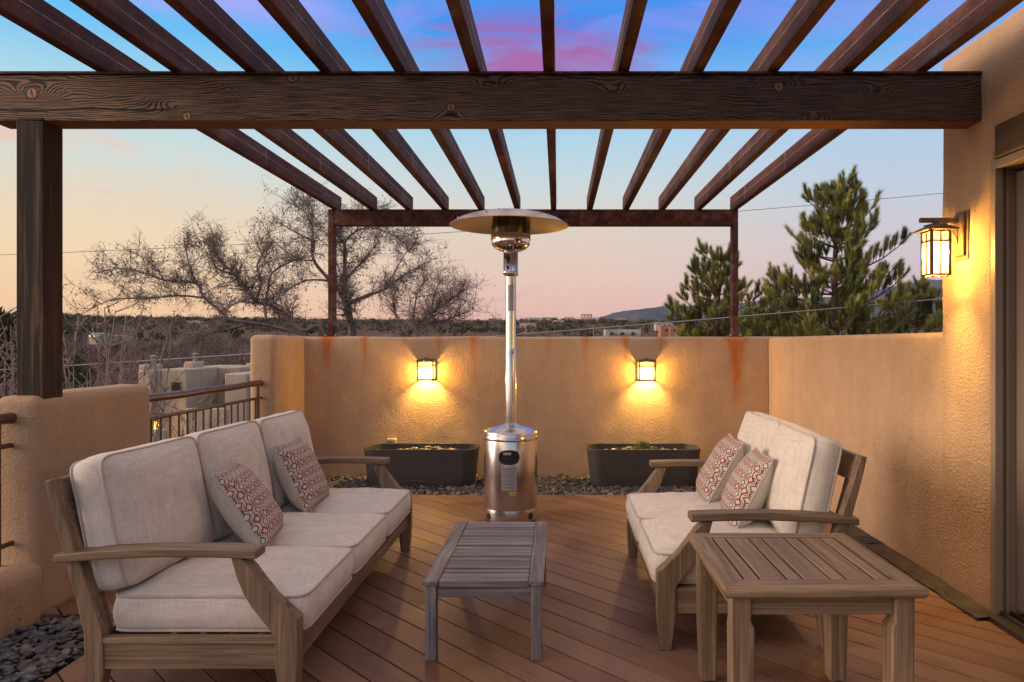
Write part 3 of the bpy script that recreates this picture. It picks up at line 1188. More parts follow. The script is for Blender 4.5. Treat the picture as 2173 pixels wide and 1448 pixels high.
build_pergola()

# ------------------------------------------------------------------ lamps


def lantern_body(mb_frame, mb_hot, mb_top, w, d, z0, z1, split):
    """Four-sided lantern cage centred on x=y=0 with mullions."""
    b = 0.007
    hw, hd = w / 2, d / 2
    for sx in (-1, 1):
        for sy in (-1, 1):
            mb_frame.box(sx * hw - b, sx * hw + b, sy * hd - b, sy * hd + b, z0, z1)
    for z in (z0, split, z1 - 0.01):
        for sy in (-1, 1):
            mb_frame.box(-hw + b, hw - b, sy * hd - b * 0.8, sy * hd + b * 0.8, z, z + 0.010)
        for sx in (-1, 1):
            mb_frame.box(sx * hw - b * 0.8, sx * hw + b * 0.8, -hd + b, hd - b, z, z + 0.010)


def wall_lantern(label, px, py):
    """Flush half lantern on the back wall: cage, shade cap, lit panes, bulb."""
    c = P(px, py, YB)
    root = thing('wall_lantern', label, 'wall lamp', (c.x, YB, c.z), group='lit lanterns on the back wall')
    w, d, z0, z1, sp = 0.155, 0.105, -0.098, 0.092, 0.036
    fr = MB()
    lantern_body(fr, None, None, w, d, z0, z1, sp)
    fr.box(-0.003, 0.003, -d / 2 - 0.005, -d / 2 + 0.005, sp + 0.010, z1 - 0.01)
    fr.xform(Matrix.Translation((0, -d / 2 - 0.012, 0)))
    obj('cage', fr, bronze, root, 30, 0.0015)
    bp = MB().box(-w / 2 + 0.012, w / 2 - 0.012, -0.012, 0.012, z0 + 0.02, z1 - 0.004)
    obj('back_plate', bp, bronze, root, 30, 0.002)
    cap = MB()
    cap.prism([(-0.098, 0.0), (0.098, 0.0), (0.092, 0.012), (0.06, 0.022), (-0.06, 0.022), (-0.092, 0.012)], 'y', -d - 0.036, 0.010)
    cap.box(-0.018, 0.018, -0.075, -0.04, 0.0225, 0.034)
    cap.xform(Matrix.Translation((0, 0, z1 + 0.001)))
    obj('shade_cap', cap, bronze, root, 30, 0.002)
    for (zz0, zz1, m, nm) in ((z0 + 0.010, sp, pane_hot, 'lower_pane'), (sp + 0.010, z1 - 0.012, pane_top, 'upper_pane')):
        g = MB()
        hw = w / 2 - 0.008
        g.box(-hw, hw, -d - 0.0125, -d - 0.0105, zz0, zz1)
        for s in (-1, 1):
            g.box(s * (w / 2) - 0.001, s * (w / 2) + 0.001, -d - 0.004, -0.02, zz0, zz1)
        obj(nm, g, m, root, 0)
    l = bpy.data.lights.new('lantern_light', 'POINT')
    l.energy, l.color, l.shadow_soft_size = 74.0, LAMP, 0.03
    lo = bpy.data.objects.new('lantern_light', l)
    COL.objects.link(lo)
    lo.parent = root
    lo.location = (0, -d / 2 - 0.012, -0.02)


wall_lantern('small lit wall lantern between the pillar and the steel heater, over the pebble-filled planter', 907, 785)
wall_lantern('small lit wall lantern above the planter that holds a green moss tuft', 1370, 786)


def house_sconce():
    y = 3.76
    root = thing('wall_sconce', 'large lit craftsman lantern hanging on an arm from the house wall by the door', 'wall lamp', (XR, y, 1.905))
    bp = MB()
    bp.box(-0.016, 0.0, -0.062, 0.062, -0.105, 0.155)
    bp.box(-0.034, -0.0165, -0.047, 0.047, -0.085, 0.138)
    obj('back_plate', bp, bronze, root, 30, 0.006, 3)
    arm = MB()
    arm.box(-0.235, -0.034, -0.012, 0.012, 0.095, 0.119)
    arm.tube([(-0.035, 0, -0.02), (-0.045, 0, 0.02), (-0.075, 0, 0.062), (-0.115, 0, 0.082), (-0.16, 0, 0.085)], 0.0055, 8)
    arm.tube([(-0.16, 0, 0.085), (-0.185, 0, 0.082), (-0.215, 0, 0.076)], 0.004, 8)
    arm.box(-0.163, -0.137, -0.013, 0.013, 0.0868, 0.0945)
    arm.lathe([(0.010, -0.004), (0.013, 0.0), (0.010, 0.004)], 10, (-0.037, 0, 0.105))
    obj('arm', arm, bronze, root, 30, 0.002)
    lx = -0.150
    w, d, z0, z1, sp = 0.094, 0.094, -0.188, 0.050, -0.012
    cap = MB()
    rings = [(0.082, 0.050), (0.082, 0.055), (0.058, 0.070), (0.040, 0.078), (0.040, 0.086), (0.02, 0.0865)]
    vs = []
    rows = []
    for r, z in rings:
        rows.append([(lx - r, -r, z), (lx + r, -r, z), (lx + r, r, z), (lx - r, r, z)])
    cap.grid(rows, True)
    cap.add(rows[0], [(3, 2, 1, 0)])
    cap.add(rows[-1], [(0, 1, 2, 3)])
    obj('shade_cap', cap, bronze, root, 30, 0.0015)
    fr = MB()
    lantern_body(fr, None, None, w, d, z0, z1, sp)
    for s in (-1, 1):
        fr.box(-0.0035, 0.0035, s * d / 2 - 0.006, s * d / 2 + 0.006, z0 + 0.010, z1 - 0.01)
        fr.box(s * w / 2 - 0.006, s * w / 2 + 0.006, -0.0035, 0.0035, z0 + 0.010, z1 - 0.01)
        fr.lathe([(0.006, -0.01), (0.006, 0)], 8, (s * 0.036, 0.036, z0))
        fr.lathe([(0.006, -0.01), (0.006, 0)], 8, (s * 0.036, -0.036, z0))
    fr.xform(Matrix.Translation((lx, 0, 0)))
    obj('cage', fr, bronze, root, 30, 0.0015)
    for (a, b, m, nm) in ((z0 + 0.010, sp, pane_hot, 'lower_pane'), (sp + 0.010, z1 - 0.012, pane_top, 'upper_pane')):
        g = MB()
        hw = w / 2 - 0.008
        for s in (-1, 1):
            g.box(lx - hw, lx + hw, s * d / 2 - 0.001, s * d / 2 + 0.001, a, b)
            g.box(lx + s * w / 2 - 0.001, lx + s * w / 2 + 0.001, -hw, hw, a, b)
        obj(nm, g, m, root, 0)
    l = bpy.data.lights.new('sconce_light', 'POINT')
    l.energy, l.color, l.shadow_soft_size = 105.0, LAMP, 0.035
    lo = bpy.data.objects.new('sconce_light', l)
    COL.objects.link(lo)
    lo.parent = root
    lo.location = (lx, 0, -0.07)


house_sconce()

# ------------------------------------------------------------------ cushions, sofas, pillows


def superR(q, n, w, l):
    c, s = math.cos(q), math.sin(q)
    return 1.0 / ((abs(c) / (w / 2)) ** n + (abs(s) / (l / 2)) ** n) ** (1.0 / n)


def cushion(name, w, l, he, c_top, c_bot, M, parent, seed, mat=None, nexp=9.0, boxed=True, bow=0.02, ears=0.0, rp=0.0055, loops=(1, -1), mats=None):
    """Box or knife-edge cushion in its own x-y plane, faces +z and -z, with piping along the seams."""
    NQ, NR = 112, 16
    angs = []
    for i in range(NQ):
        angs.append(2 * math.pi * i / NQ)
    # even spacing along the outline
    pts = []
    for i in range(720):
        q = 2 * math.pi * i / 720
        r = superR(q, nexp, w, l)
        pts.append(Vector((r * math.cos(q), r * math.sin(q))))
    cum = [0.0]
    for i in range(720):
        cum.append(cum[-1] + (pts[(i + 1) % 720] - pts[i]).length)
    outline = []
    j = 0
    for i in range(NQ):
        s = cum[-1] * i / NQ
        while cum[j + 1] < s:
            j += 1
        k = (s - cum[j]) / max(1e-9, cum[j + 1] - cum[j])
        p = pts[j].lerp(pts[(j + 1) % 720], k)
        u, v = p.x / (w / 2), p.y / (l / 2)
        e = min(abs(u), abs(v))
        # edges sag inwards between corners, corners stand out
        p = p * (1 - bow * (1 - e * e) + ears * e ** 6)
        outline.append(p)

    def nn(x, y, z, f):
        return mnoise.noise(Vector((x * f + seed * 3.7, y * f - seed, z * f + seed * 1.9)))

    def face(sgn, crown):
        rows = []
        for k in range(NR + 1):
            rho = 1 - (1 - k / NR) ** 1.7
            row = []
            for p in outline:
                x, y = p.x * rho, p.y * rho
                u, v = x / (w / 2), y / (l / 2)
                hgt = max(0.0, (1 - min(1, abs(u)) ** 3.0)) ** 0.55 * max(0.0, (1 - min(1, abs(v)) ** 3.0)) ** 0.55 * max(0.0, 1 - rho ** 6) ** 0.55
                z = he + crown * hgt
                z += 0.008 * nn(x, y, sgn * 0.5, 3.5) * (hgt ** 0.5) + 0.006 * nn(x, y, sgn, 11) * (hgt ** 0.35)
                row.append((x, y, sgn * z))
            rows.append(row)
        return rows
    mb = MB()
    mb.cur = 0
    top = face(1, c_top)
    mb.grid(top, True)
    bot = face(-1, c_bot)
    mb.cur = 1 if mats else 0
    mb.grid(bot[::-1], True)
    if boxed:
        rows = []
        K = 6
        for k in range(K + 1):
            t = k / K
            z = he * (1 - 2 * t)
            row = []
            for p in outline:
                b = 0.016 * math.sin(math.pi * t) + 0.004 * nn(p.x, p.y, z, 12) * math.sin(math.pi * t)
                d = p.normalized()
                row.append((p.x + d.x * b, p.y + d.y * b, z))
            rows.append(row)
        mb.grid(rows, True)
    o = obj(name, mb, mats or mat or linen, parent, 50)
    o.matrix_local = M
    # merge the seams so the surface is one closed skin
    me = o.data
    bm = bmesh.new()
    bm.from_mesh(me)
    bmesh.ops.remove_doubles(bm, verts=bm.verts, dist=0.0004)
    bmesh.ops.recalc_face_normals(bm, faces=bm.faces)
    bm.to_mesh(me)
    bm.free()
    pm = MB()
    for sg in loops:
        path = [(p.x * 1.004, p.y * 1.004, sg * he) for p in outline]
        pm.tube(path, rp, 6, True)
    obj('piping', pm, piping_m, o, 180)
    return o


def frame_mat(x, y, origin):
    """Matrix with the given local x and y directions."""
    x = Vector(x).normalized()
    y = Vector(y)
    y = (y - x * y.dot(x)).normalized()
    z = x.cross(y)
    M = Matrix((x, y, z)).transposed().to_4x4()
    M.translation = Vector(origin)
    return M


def make_sofa(name, label, n, loc, rz, jit):
    root = thing(name, label, 'sofa', loc, rz)
    cw = 0.64
    L = n * cw + 0.13
    legp = [(-.205, .570), (-.17, .534), (-.13, .48), (-.089, .428), (-.045, .385), (0, .346), (0, .16), (-.012, 0), (-.062, 0), (-.083, .16), (-.083, .28),
            (-.13, .34), (-.17, .39), (-.20, .44), (-.225, .50), (-.245, .570)]
    rearp = [(-.800, 0), (-.735, 0), (-.716, .15), (-.722, .30), (-.765, .44), (-.814, .58), (-.862, .72), (-.903, .862), (-.932, .855), (-.905, .74), (-.862, .58), (-.82, .42), (-.79, .30), (-.786, .15)]
    armp = [(-.146, .606), (-.300, .611), (-.500, .612), (-.700, .604), (-.890, .588), (-.890, .555), (-.700, .570), (-.500, .577), (-.300, .5755), (-.146, .570)]
    for k, y0 in enumerate((0.0, L - 0.062)):
        f = obj('front_leg', MB().prism(legp, 'y', y0, y0 + 0.062), teak['z'], root, 25, 0.004)
        obj('rear_leg', MB().prism(rearp, 'y', y0 + 0.004, y0 + 0.054), teak['z'], root, 25, 0.004)
        ya = y0 - 0.012 if k == 0 else y0 - 0.012
        obj('armrest', MB().prism(armp, 'y', ya, ya + 0.086), teak['x'], root, 25, 0.007, 3)
        ys = y0 + 0.012
        sr = MB().box(-.728, -.082, ys, ys + 0.034, .158, .252).box(-.726, -.0825, ys - 0.005, ys + 0.038, .2525, .274)
        obj('side_rail', sr, teak['x'], root, 25, 0.003)
        obj('foot_glide', MB().box(-.055, -.018, y0 + .012, y0 + .05, -.0005, .006), blackp, f, 0)
    obj('front_rail', MB().box(-.058, -.024, .0625, L - .0625, .160, .274), teak['y'], root, 25, 0.003)
    obj('back_rail', MB().box(-.775, -.738, .055, L - .059, .160, .274), teak['y'], root, 25, 0.003)
    tr = [(-.873, .742), (-.903, .855), (-.930, .855), (-.899, .742)]
    obj('top_rail', MB().prism(tr, 'y', .0545, L - .0585), teak['y'], root, 25, 0.004)
    ns = 2 * n + 1
    for i in range(ns):
        y = 0.075 + (L - 0.15 - 0.05) * i / (ns - 1)
        sp = [(-.752, .275), (-.770, .275), (-.899, .741), (-.878, .741)]
        obj('back_slat', MB().prism(sp, 'y', y, y + 0.05), teak['z'], root, 25, 0.003)
    for i in range(6):
        x = -0.10 - 0.112 * i
        obj('seat_slat', MB().box(x - 0.07, x, .047, L - .052, .232, .250), teak['y'], root, 0)
    for i in range(n):
        yc = 0.065 + cw * (i + 0.5)
        # seat cushion: x' = depth, y' = along the sofa
        M = frame_mat((1, 0, 0), (0, 1, 0), (-0.362, yc, 0.342))
        cushion('seat_cushion', 0.735, cw - 0.004, 0.064, 0.042, 0.0, M, root, 10 * n + i + jit, nexp=14, bow=0.006)
        dx, tw, dz = jit_tab[(n, i)]
        lean = math.radians(12.0)
        up = Vector((-math.sin(lean), 0, math.cos(lean)))
        M = frame_mat((math.sin(tw) * 1.0, math.cos(tw), 0), up, (-0.765 + dx, yc, 0.672 + dz))
        cushion('back_cushion', cw - 0.002, 0.505, 0.060, 0.068, 0.02, M, root, 20 * n + i + jit, nexp=10, bow=0.022, ears=0.022)
    return root


jit_tab = {(3, 0): (0.0, 0.05, 0.0), (3, 1): (0.03, 0.03, 0.0), (3, 2): (0.055, 0.02, -0.005), (2, 0): (0.0, -0.03, 0.0), (2, 1): (0.015, 0.05, 0.0)}
make_sofa('sofa', 'three seat teak sofa with cream linen cushions, its back to the railing', 3, (-0.957, 2.597, 0), 0.0, 0.3)
make_sofa('loveseat', 'two seat teak loveseat with cream linen cushions, its back to the house side wall', 2, (0.44, 4.535, 0), math.pi, 5.1)


def pillow(label, nb, fb, nt, ft, seed, flip):
    """Corners near-bottom, far-bottom, near-top, far-top (m)."""
    nb, fb, nt, ft = map(Vector, (nb, fb, nt, ft))
    c = (nb + fb + nt + ft) / 4
    xa = (fb + ft - nb - nt)
    ya = (nt + ft - nb - fb)
    if flip:
        xa = -xa
    M = frame_mat(xa, ya, c)
    o = cushion('throw_pillow', 0.415, 0.415, 0.0, 0.074, 0.105, M, None, seed, nexp=22, boxed=False, bow=0.055, ears=0.035, rp=0.0042, loops=(1,), mats=[trellis, linen])
    tag(o, label, 'pillow', 'patterned throw pillows on the sofas')
    return o


pillow('red and grey trellis pillow on the three seat sofa, nearer the camera', (-1.325, 3.20, .425), (-1.385, 3.60, .425), (-1.515, 3.10, .775), (-1.60, 3.50, .765), 1.0, False)
pillow('red and grey trellis pillow on the three seat sofa, nearer the back wall', (-1.375, 3.92, .425), (-1.375, 4.325, .425), (-1.545, 3.80, .79), (-1.555, 4.20, .78), 2.0, False)
pillow('red and grey trellis pillow on the loveseat, the nearer one behind the side table arm', (.865, 3.50, .425), (.90, 3.92, .425), (1.056, 3.44, .785), (1.075, 3.84, .785), 3.0, True)
pillow('red and grey trellis pillow on the loveseat, the farther one beside the planter', (.85, 4.06, .425), (.865, 4.44, .425), (1.05, 4.03, .785), (1.078, 4.40, .79), 4.0, True)

# ------------------------------------------------------------------ tables


def coffee_table():
    x0, x1, y0, y1, zt = -0.578, -0.060, 3.02, 4.03, 0.343
    c = ((x0 + x1) / 2, (y0 + y1) / 2)
    root = thing('coffee_table', 'low weathered grey slatted coffee table in front of the heater', 'table', (c[0], c[1], 0))
    hx, hy = (x1 - x0) / 2, (y1 - y0) / 2
    for s in (-1, 1):
        a, b = (-hx, -hx + 0.066) if s < 0 else (hx - 0.066, hx)
        obj('side_rail', MB().box(a, b, -hy, hy, zt - 0.020, zt), greyw['y'], root, 25, 0.003)
    n = 17
    inner = hx - 0.0685
    w = (2 * hy) / n
    for i in range(n):
        ya = -hy + i * w
        obj('slat', MB().box(-inner, inner, ya + 0.005, ya + w - 0.005, zt - 0.026, zt - 0.001 - 0.002 * ((i * 7) % 3) / 2), greyw['x'], root, 25, 0.002)
    for sx in (-1, 1):
        for sy in (-1, 1):
            xa = sx * (hx - 0.008)
            xb = xa - sx * 0.048
            ya = sy * (hy - 0.008)
            yb = ya - sy * 0.048
            obj('leg', MB().box(min(xa, xb), max(xa, xb), min(ya, yb), max(ya, yb), 0, zt - 0.0205), greyw['z'], root, 25, 0.003)
    for s in (-1, 1):
        ya = s * (hy - 0.020)
        yb = ya - s * 0.022
        obj('apron', MB().box(-hx + 0.057, hx - 0.057, min(ya, yb), max(ya, yb), zt - 0.075, zt - 0.0205), greyw['x'], root, 25, 0.002)
        xa = s * (hx - 0.020)
        xb = xa - s * 0.022
        obj('apron', MB().box(min(xa, xb), max(xa, xb), -hy + 0.057, hy - 0.057, zt - 0.075, zt - 0.0205), greyw['y'], root, 25, 0.002)


coffee_table()


def side_table():
    x0, x1, y0, y1, zt = 0.535, 1.190, 2.265, 2.925, 0.580
    c = ((x0 + x1) / 2, (y0 + y1) / 2)
    root = thing('side_table', 'square teak side table with slatted top at the near end of the loveseat', 'table', (c[0], c[1], 0))
    hx, hy = (x1 - x0) / 2, (y1 - y0) / 2
    fw, th = 0.078, 0.040
    # mitred frame boards with a round nose
    nose = [(0.0, -th * 0.5 + th * 0.5 * math.sin(-math.pi / 2 + math.pi * i / 8), th * 0.42 * math.cos(-math.pi / 2 + math.pi * i / 8)) for i in range(9)]
    for k in range(4):
        Lh = (hy if k % 2 == 0 else hx)
        Ho = (hx if k % 2 == 0 else hy)
        rows = []
        prof = [(Ho - fw, zt - th), (Ho - th * 0.5, zt - th)]
        for i in range(9):
            q = -math.pi / 2 + math.pi * i / 8
            prof.append((Ho - th * 0.42 + th * 0.42 * math.cos(q), zt - th / 2 + th / 2 * math.sin(q)))
        prof += [(Ho - th * 0.6, zt), (Ho - fw, zt)]
        prof.append(prof[0])
        e = 0.0006
        for s in (-1, 1):
            rows.append([(o_, s * (Lh - (Ho - o_) - e), z) for o_, z in prof])
        m = MB()
        m.grid(rows)
        m.add(rows[0][:-1], [tuple(range(len(prof) - 1))])
        m.add(rows[1][:-1], [tuple(reversed(range(len(prof) - 1)))])
        m.xform(Matrix.Rotation(k * math.pi / 2, 4, 'Z'))
        obj('frame_board', m, teak['y' if k % 2 == 0 else 'x'], root, 40)
    ins = hx - fw - 0.001
    widths = [1, 1.62, 1, 1.62, 1, 1.62, 1]
    widths = [0.046, 0.082, 0.046, 0.082, 0.046, 0.082, 0.046]
    gap = (2 * ins - sum(widths)) / (len(widths) + 1)
    x = -ins + gap
    for w in widths:
        obj('slat', MB().box(x, x + w, -hy + fw + 0.002, hy - fw - 0.002, zt - 0.036, zt - 0.002), teak['y'], root, 25, 0.0025)
        x += w + gap
    for yb in (-0.13, 0.13):
        obj('cross_batten', MB().box(-hx + 0.10, hx - 0.10, yb - 0.045, yb + 0.045, zt - 0.060, zt - 0.0365), teak['x'], root, 0)
    for sx in (-1, 1):
        for sy in (-1, 1):
            m = MB()
            rows = []
            for z, ou, inn in ((0.012, 0.008, 0.070), (0.20, 0.002, 0.074), (0.435, 0.0, 0.075), (0.455, 0.0, 0.064), (zt - th - 0.0005, 0.0, 0.064)):
                cx_, cy_ = sx * (hx - 0.030), sy * (hy - 0.030)
                ox, oy = cx_ - sx * ou, cy_ - sy * ou
                ix, iy = cx_ - sx * inn, cy_ - sy * inn
                q = [(ox, oy, z), (ix, oy, z), (ix, iy, z), (ox, iy, z)]
                if sx * sy < 0:
                    q = q[::-1]
                rows.append(q)
            m.grid(rows, True)
            m.add(rows[0], [(3, 2, 1, 0)])
            m.add(rows[-1], [(0, 1, 2, 3)])
            lg = obj('leg', m, teak['z'], root, 25, 0.005)
            obj('foot_glide', MB().box(sx * (hx - 0.058) - .014, sx * (hx - 0.058) + .014, sy * (hy - 0.058) - .014, sy * (hy - 0.058) + .014, 0, 0.012), blackp, lg, 0)
    for s in (-1, 1):
        ya = s * (hy - 0.045)
        yb = ya - s * 0.024
        obj('apron', MB().box(-hx + 0.0945, hx - 0.0945, min(ya, yb), max(ya, yb), zt - 0.105, zt - th - 0.0005), teak['x'], root, 25, 0.003)
        xa = s * (hx - 0.045)
        xb = xa - s * 0.024
        obj('apron', MB().box(min(xa, xb), max(xa, xb), -hy + 0.0945, hy - 0.0945, zt - 0.105, zt - th - 0.0005), teak['y'], root, 25, 0.003)


side_table()

# ------------------------------------------------------------------ patio heater


def patio_heater():
    Y = 5.45
    X = (1084 - CX) * Y / F
    root = thing('patio_heater', 'tall stainless steel mushroom patio heater at the back of the deck', 'heater', (X, Y, 0))
    R = 0.205
    body = MB().lathe([(R * 0.985, 0.012), (R, 0.02), (R, 0.098), (R * 0.992, 0.102), (R * 0.992, 0.108), (R, 0.112), (R, 0.615), (R * 0.985, 0.622)], 96)
    b = obj('tank_housing', body, stainless, root, 30)
    for a in (-140, -40, 40, 140):
        vents = MB()
        q = math.radians(a)
        d = Vector((math.cos(q), math.sin(q), 0))
        sd = Vector((-d.y, d.x, 0))
        pts = []
        for i in range(20):
            w = 2 * math.pi * i / 20
            pts.append(d * (R + 0.0015) + sd * 0.018 * math.cos(w) + Vector((0, 0, 0.052 + 0.024 * math.sin(w))))
        vents.tube(pts, 0.003, 6, True)
        vents.add([tuple(p) for p in pts], [tuple(range(20))])
        obj('vent_hole', vents, blackp, b, 30)
    foot = MB().lathe([(R * 0.95, 0.0), (R * 0.95, 0.0118)], 64)
    obj('foot_ring', foot, blackp, root, 30)
    lid = MB().lathe([(R * 1.018, 0.620), (R * 1.022, 0.628), (R * 1.022, 0.640), (R * 1.005, 0.645), (R * 1.005, 0.664), (R * 0.985, 0.680), (R * 0.93, 0.690), (R * 0.86, 0.692),
                      (R * 0.84, 0.698), (R * 0.55, 0.716), (R * 0.33, 0.728), (R * 0.24, 0.735), (0.043, 0.742)], 96)
    obj('lid', lid, stainless, root, 50)
    # oval hand hole in the front: black trim ring, black panel painting in the dark inside
    def on_body(s, z, r=R):
        q = s / R
        return Vector((r * math.sin(q), -r * math.cos(q), z))
    hz, hw, hh = 0.505, 0.074, 0.050
    pts, inner = [], []
    for i in range(48):
        w = 2 * math.pi * i / 48
        cx = math.copysign(abs(math.cos(w)) ** 0.72, math.cos(w))
        sz = math.copysign(abs(math.sin(w)) ** 0.85, math.sin(w))
        pts.append(on_body(hw * cx, hz + hh * sz, R + 0.003))
        inner.append(on_body(hw * 0.93 * cx, hz + hh * 0.9 * sz, R + 0.0012))
    o = MB().tube(pts, 0.0055, 8, True)
    c0 = on_body(0, hz, R + 0.0012)
    rows = [[c0.lerp(p, k / 4) for p in inner] for k in range(5)]
    rows = [[on_body(math.asin(max(-1, min(1, p.x / R))) * R, p.z, R + 0.0014) for p in r] for r in rows]
    o.grid(rows, True)
    hh_o = obj('hand_hole', o, blackp, b, 40)
    v = MB()
    rows = []
    for k in range(2):
        rows.append([on_body(-0.042 + 0.058 * i / 8, hz + 0.018 + 0.020 * k, R + 0.0026) for i in range(9)])
    v.grid(rows)
    obj('hole_highlight', v, labelg, hh_o, 60)  # grey strip laid on the panel as a painted highlight
    # instruction plate and yellow sticker
    lb = MB()
    lb.grid([[on_body(-0.058 + 0.116 * i / 8 , 0.258 + 0.176 * k, R + 0.0012) for i in range(9)] for k in range(2)])
    lo = obj('instruction_plate', lb, labelg, b, 60)
    ink = MB()
    rnd = random.Random(9)
    zz = 0.420
    while zz > 0.27:
        if rnd.random() > 0.12:
            s0 = -0.052
            s1 = s0 + rnd.uniform(0.05, 0.104)
            ink.grid([[on_body(s0 + (s1 - s0) * i / 6, zz + 0.0028 * k, R + 0.0019) for i in range(7)] for k in range(2)])
        zz -= 0.0075
    obj('fine_print', ink, inkd, lo, 60)
    yl = MB()
    yl.grid([[on_body(0.004 + 0.048 * i / 6, 0.222 + 0.027 * k, R + 0.0012) for i in range(7)] for k in range(2)])
    yo = obj('yellow_sticker', yl, labely, b, 60)
    yi = MB()
    for z0 in (0.2265, 0.233, 0.240):
        yi.grid([[on_body(0.009 + 0.038 * i / 6, z0 + 0.003 * k, R + 0.0019) for i in range(7)] for k in range(2)])
    obj('fine_print', yi, inkd, yo, 60)
    pole = MB().lathe([(0.0418, 0.738), (0.0418, 1.30), (0.0410, 1.302), (0.0410, 1.306), (0.0405, 1.309), (0.0405, 1.865)], 40)
    obj('pole', pole, stainless, root, 30)
    for q in (-2.0, -1.1):
        sc = MB().lathe([(0.004, 0), (0.004, 0.003)], 8)
        sc.xform(Matrix.Translation((0.0435 * math.cos(q), 0.0435 * math.sin(q), 1.28)) @ Vector((math.cos(q), math.sin(q), 0)).to_track_quat('Z', 'Y').to_matrix().to_4x4())
        obj('screw', sc, blackp, root, 60)
    plate = MB()
    rows = []
    for k in range(2):
        rows.append([(0.0412 * math.sin(a), -0.0412 * math.cos(a), 1.60 + 0.20 * k) for a in [-0.55 + 1.1 * i / 8 for i in range(9)]])
    plate.grid(rows)
    obj('rating_plate', plate, labelg, root, 60)
    # control housing: round-cornered box
    m = MB()
    rows = []
    for z, k in ((1.868, 0.60), (1.876, 0.92), (1.886, 1.0), (1.905, 1.0), (1.908, 0.965), (2.055, 0.965), (2.062, 0.9)):
        row = []
        for i in range(48):
            q = 2 * math.pi * i / 48
            r = superR(q, 3.2, 0.118 * k, 0.112 * k)
            row.append((r * math.cos(q), r * math.sin(q), z))
        rows.append(row)
    m.grid(rows, True)
    m.add(rows[0], [tuple(reversed(range(48)))])
    m.add(rows[-1], [tuple(range(48))])
    ch = obj('control_housing', m, polished, root, 40)
    kn = MB().lathe([(0.021, 0.0), (0.022, 0.006), (0.020, 0.020), (0.017, 0.023)], 28)
    kn.box(-0.004, 0.004, -0.019, 0.019, 0.0235, 0.031)
    kn.xform(Matrix.Translation((-0.022, -0.054, 2.005)) @ Matrix.Rotation(math.pi / 2, 4, 'X'))
    obj('control_knob', kn, blackp, ch, 40)
    bt = MB().lathe([(0.013, 0.0), (0.013, 0.006), (0.010, 0.012), (0.004, 0.0135)], 24)
    bt.xform(Matrix.Translation((-0.020, -0.054, 1.932)) @ Matrix.Rotation(math.pi / 2, 4, 'X'))
    obj('igniter_button', bt, redp, ch, 40)
    # burner
    bowl = MB().lathe([(0.062, 2.058), (0.085, 2.066), (0.125, 2.088), (0.142, 2.104), (0.146, 2.112)], 64, capt=False)
    bo = obj('burner_bowl', bowl, polished, root, 40)
    sl = MB()
    for i in range(26):
        q = 2 * math.pi * i / 26
        d = Vector((math.cos(q), math.sin(q), 0))
        s = Vector((-d.y, d.x, 0)) * 0.0055
        a = d * 0.093 + Vector((0, 0, 2.0675))
        bq = d * 0.1275 + Vector((0, 0, 2.0868))
        nrm = Vector((d.x * 0.5, d.y * 0.5, -0.85)) * 0.0012
        sl.add([tuple(a - s + nrm), tuple(a + s + nrm), tuple(bq + s + nrm), tuple(bq - s + nrm)], [(0, 1, 2, 3)])
    obj('air_slot', sl, blackp, bo, 0)
    bandm = MB().lathe([(0.1465, 2.112), (0.1475, 2.116), (0.1475, 2.143), (0.1535, 2.147), (0.1545, 2.150), (0.1535, 2.154), (0.1525, 2.157), (0.1525, 2.187), (0.150, 2.190)], 80, capb=False, capt=False)
    obj('burner_band', bandm, polished, root, 40)
    m2, t2, bs2, _ = newmat('burner_mesh')
    co = coord(t2)
    st = t2.noise(t2.mapping(co, (26, 26, 3)), 1.0, 4, 0.6)
    t2.put(bs2.inputs['Base Color'], t2.ramp(st, [(0.35, (0.02, 0.017, 0.013, 1)), (0.55, (0.09, 0.07, 0.045, 1)), (0.68, (0.25, 0.19, 0.12, 1))]))
    bs2.inputs['Metallic'].default_value = 0.9
    bs2.inputs['Roughness'].default_value = 0.32
    ck = t2.n('ShaderNodeTexChecker', Scale=260.0)
    t2.put(ck.inputs['Vector'], co)
    bump(t2, bs2, ck.outputs['Fac'], 0.2, 0.002)
    obj('emitter_screen', MB().lathe([(0.1495, 2.187), (0.151, 2.192), (0.151, 2.318), (0.148, 2.323)], 80), m2, root, 40)
    # reflector dome, thin sheet with a rolled rim, panels marked by rivets
    RD = 0.456
    prof = [(RD - 0.002, 2.254), (RD, 2.258), (RD - 0.004, 2.263), (RD * 0.85, 2.302), (RD * 0.68, 2.330), (RD * 0.5, 2.350), (RD * 0.30, 2.362), (RD * 0.12, 2.366), (0.004, 2.367)]
    under = [(0.004, 2.363), (RD * 0.12, 2.362), (RD * 0.30, 2.358), (RD * 0.5, 2.346), (RD * 0.68, 2.326), (RD * 0.85, 2.298), (RD - 0.010, 2.260), (RD - 0.002, 2.254)]
    dome = MB().lathe(prof, 96, capb=False)
    dome.lathe(under, 96, capb=True, capt=False)
    dome.xform(Matrix.Translation((-0.012, 0, 0)))
    do = obj('reflector', dome, mat_stainless('deck_tinted_aluminium', 0.45, (0.62, 0.53, 0.44, 1)), root, 50)  # tan tint puts the deck's reflection into the metal colour
    rv = MB()
    for q in (20, 75, 140, 200, 250, 320):
        a = math.radians(q)
        for rr, z in ((RD * 0.88, 2.297), (RD * 0.42, 2.355)):
            rv.lathe([(0.006, 0.0), (0.006, 0.006), (0.003, 0.009)], 8, (-0.012 + rr * math.cos(a), rr * math.sin(a), z))
    obj('rivet', rv, polished, do, 40)


patio_heater()

# ------------------------------------------------------------------ planters


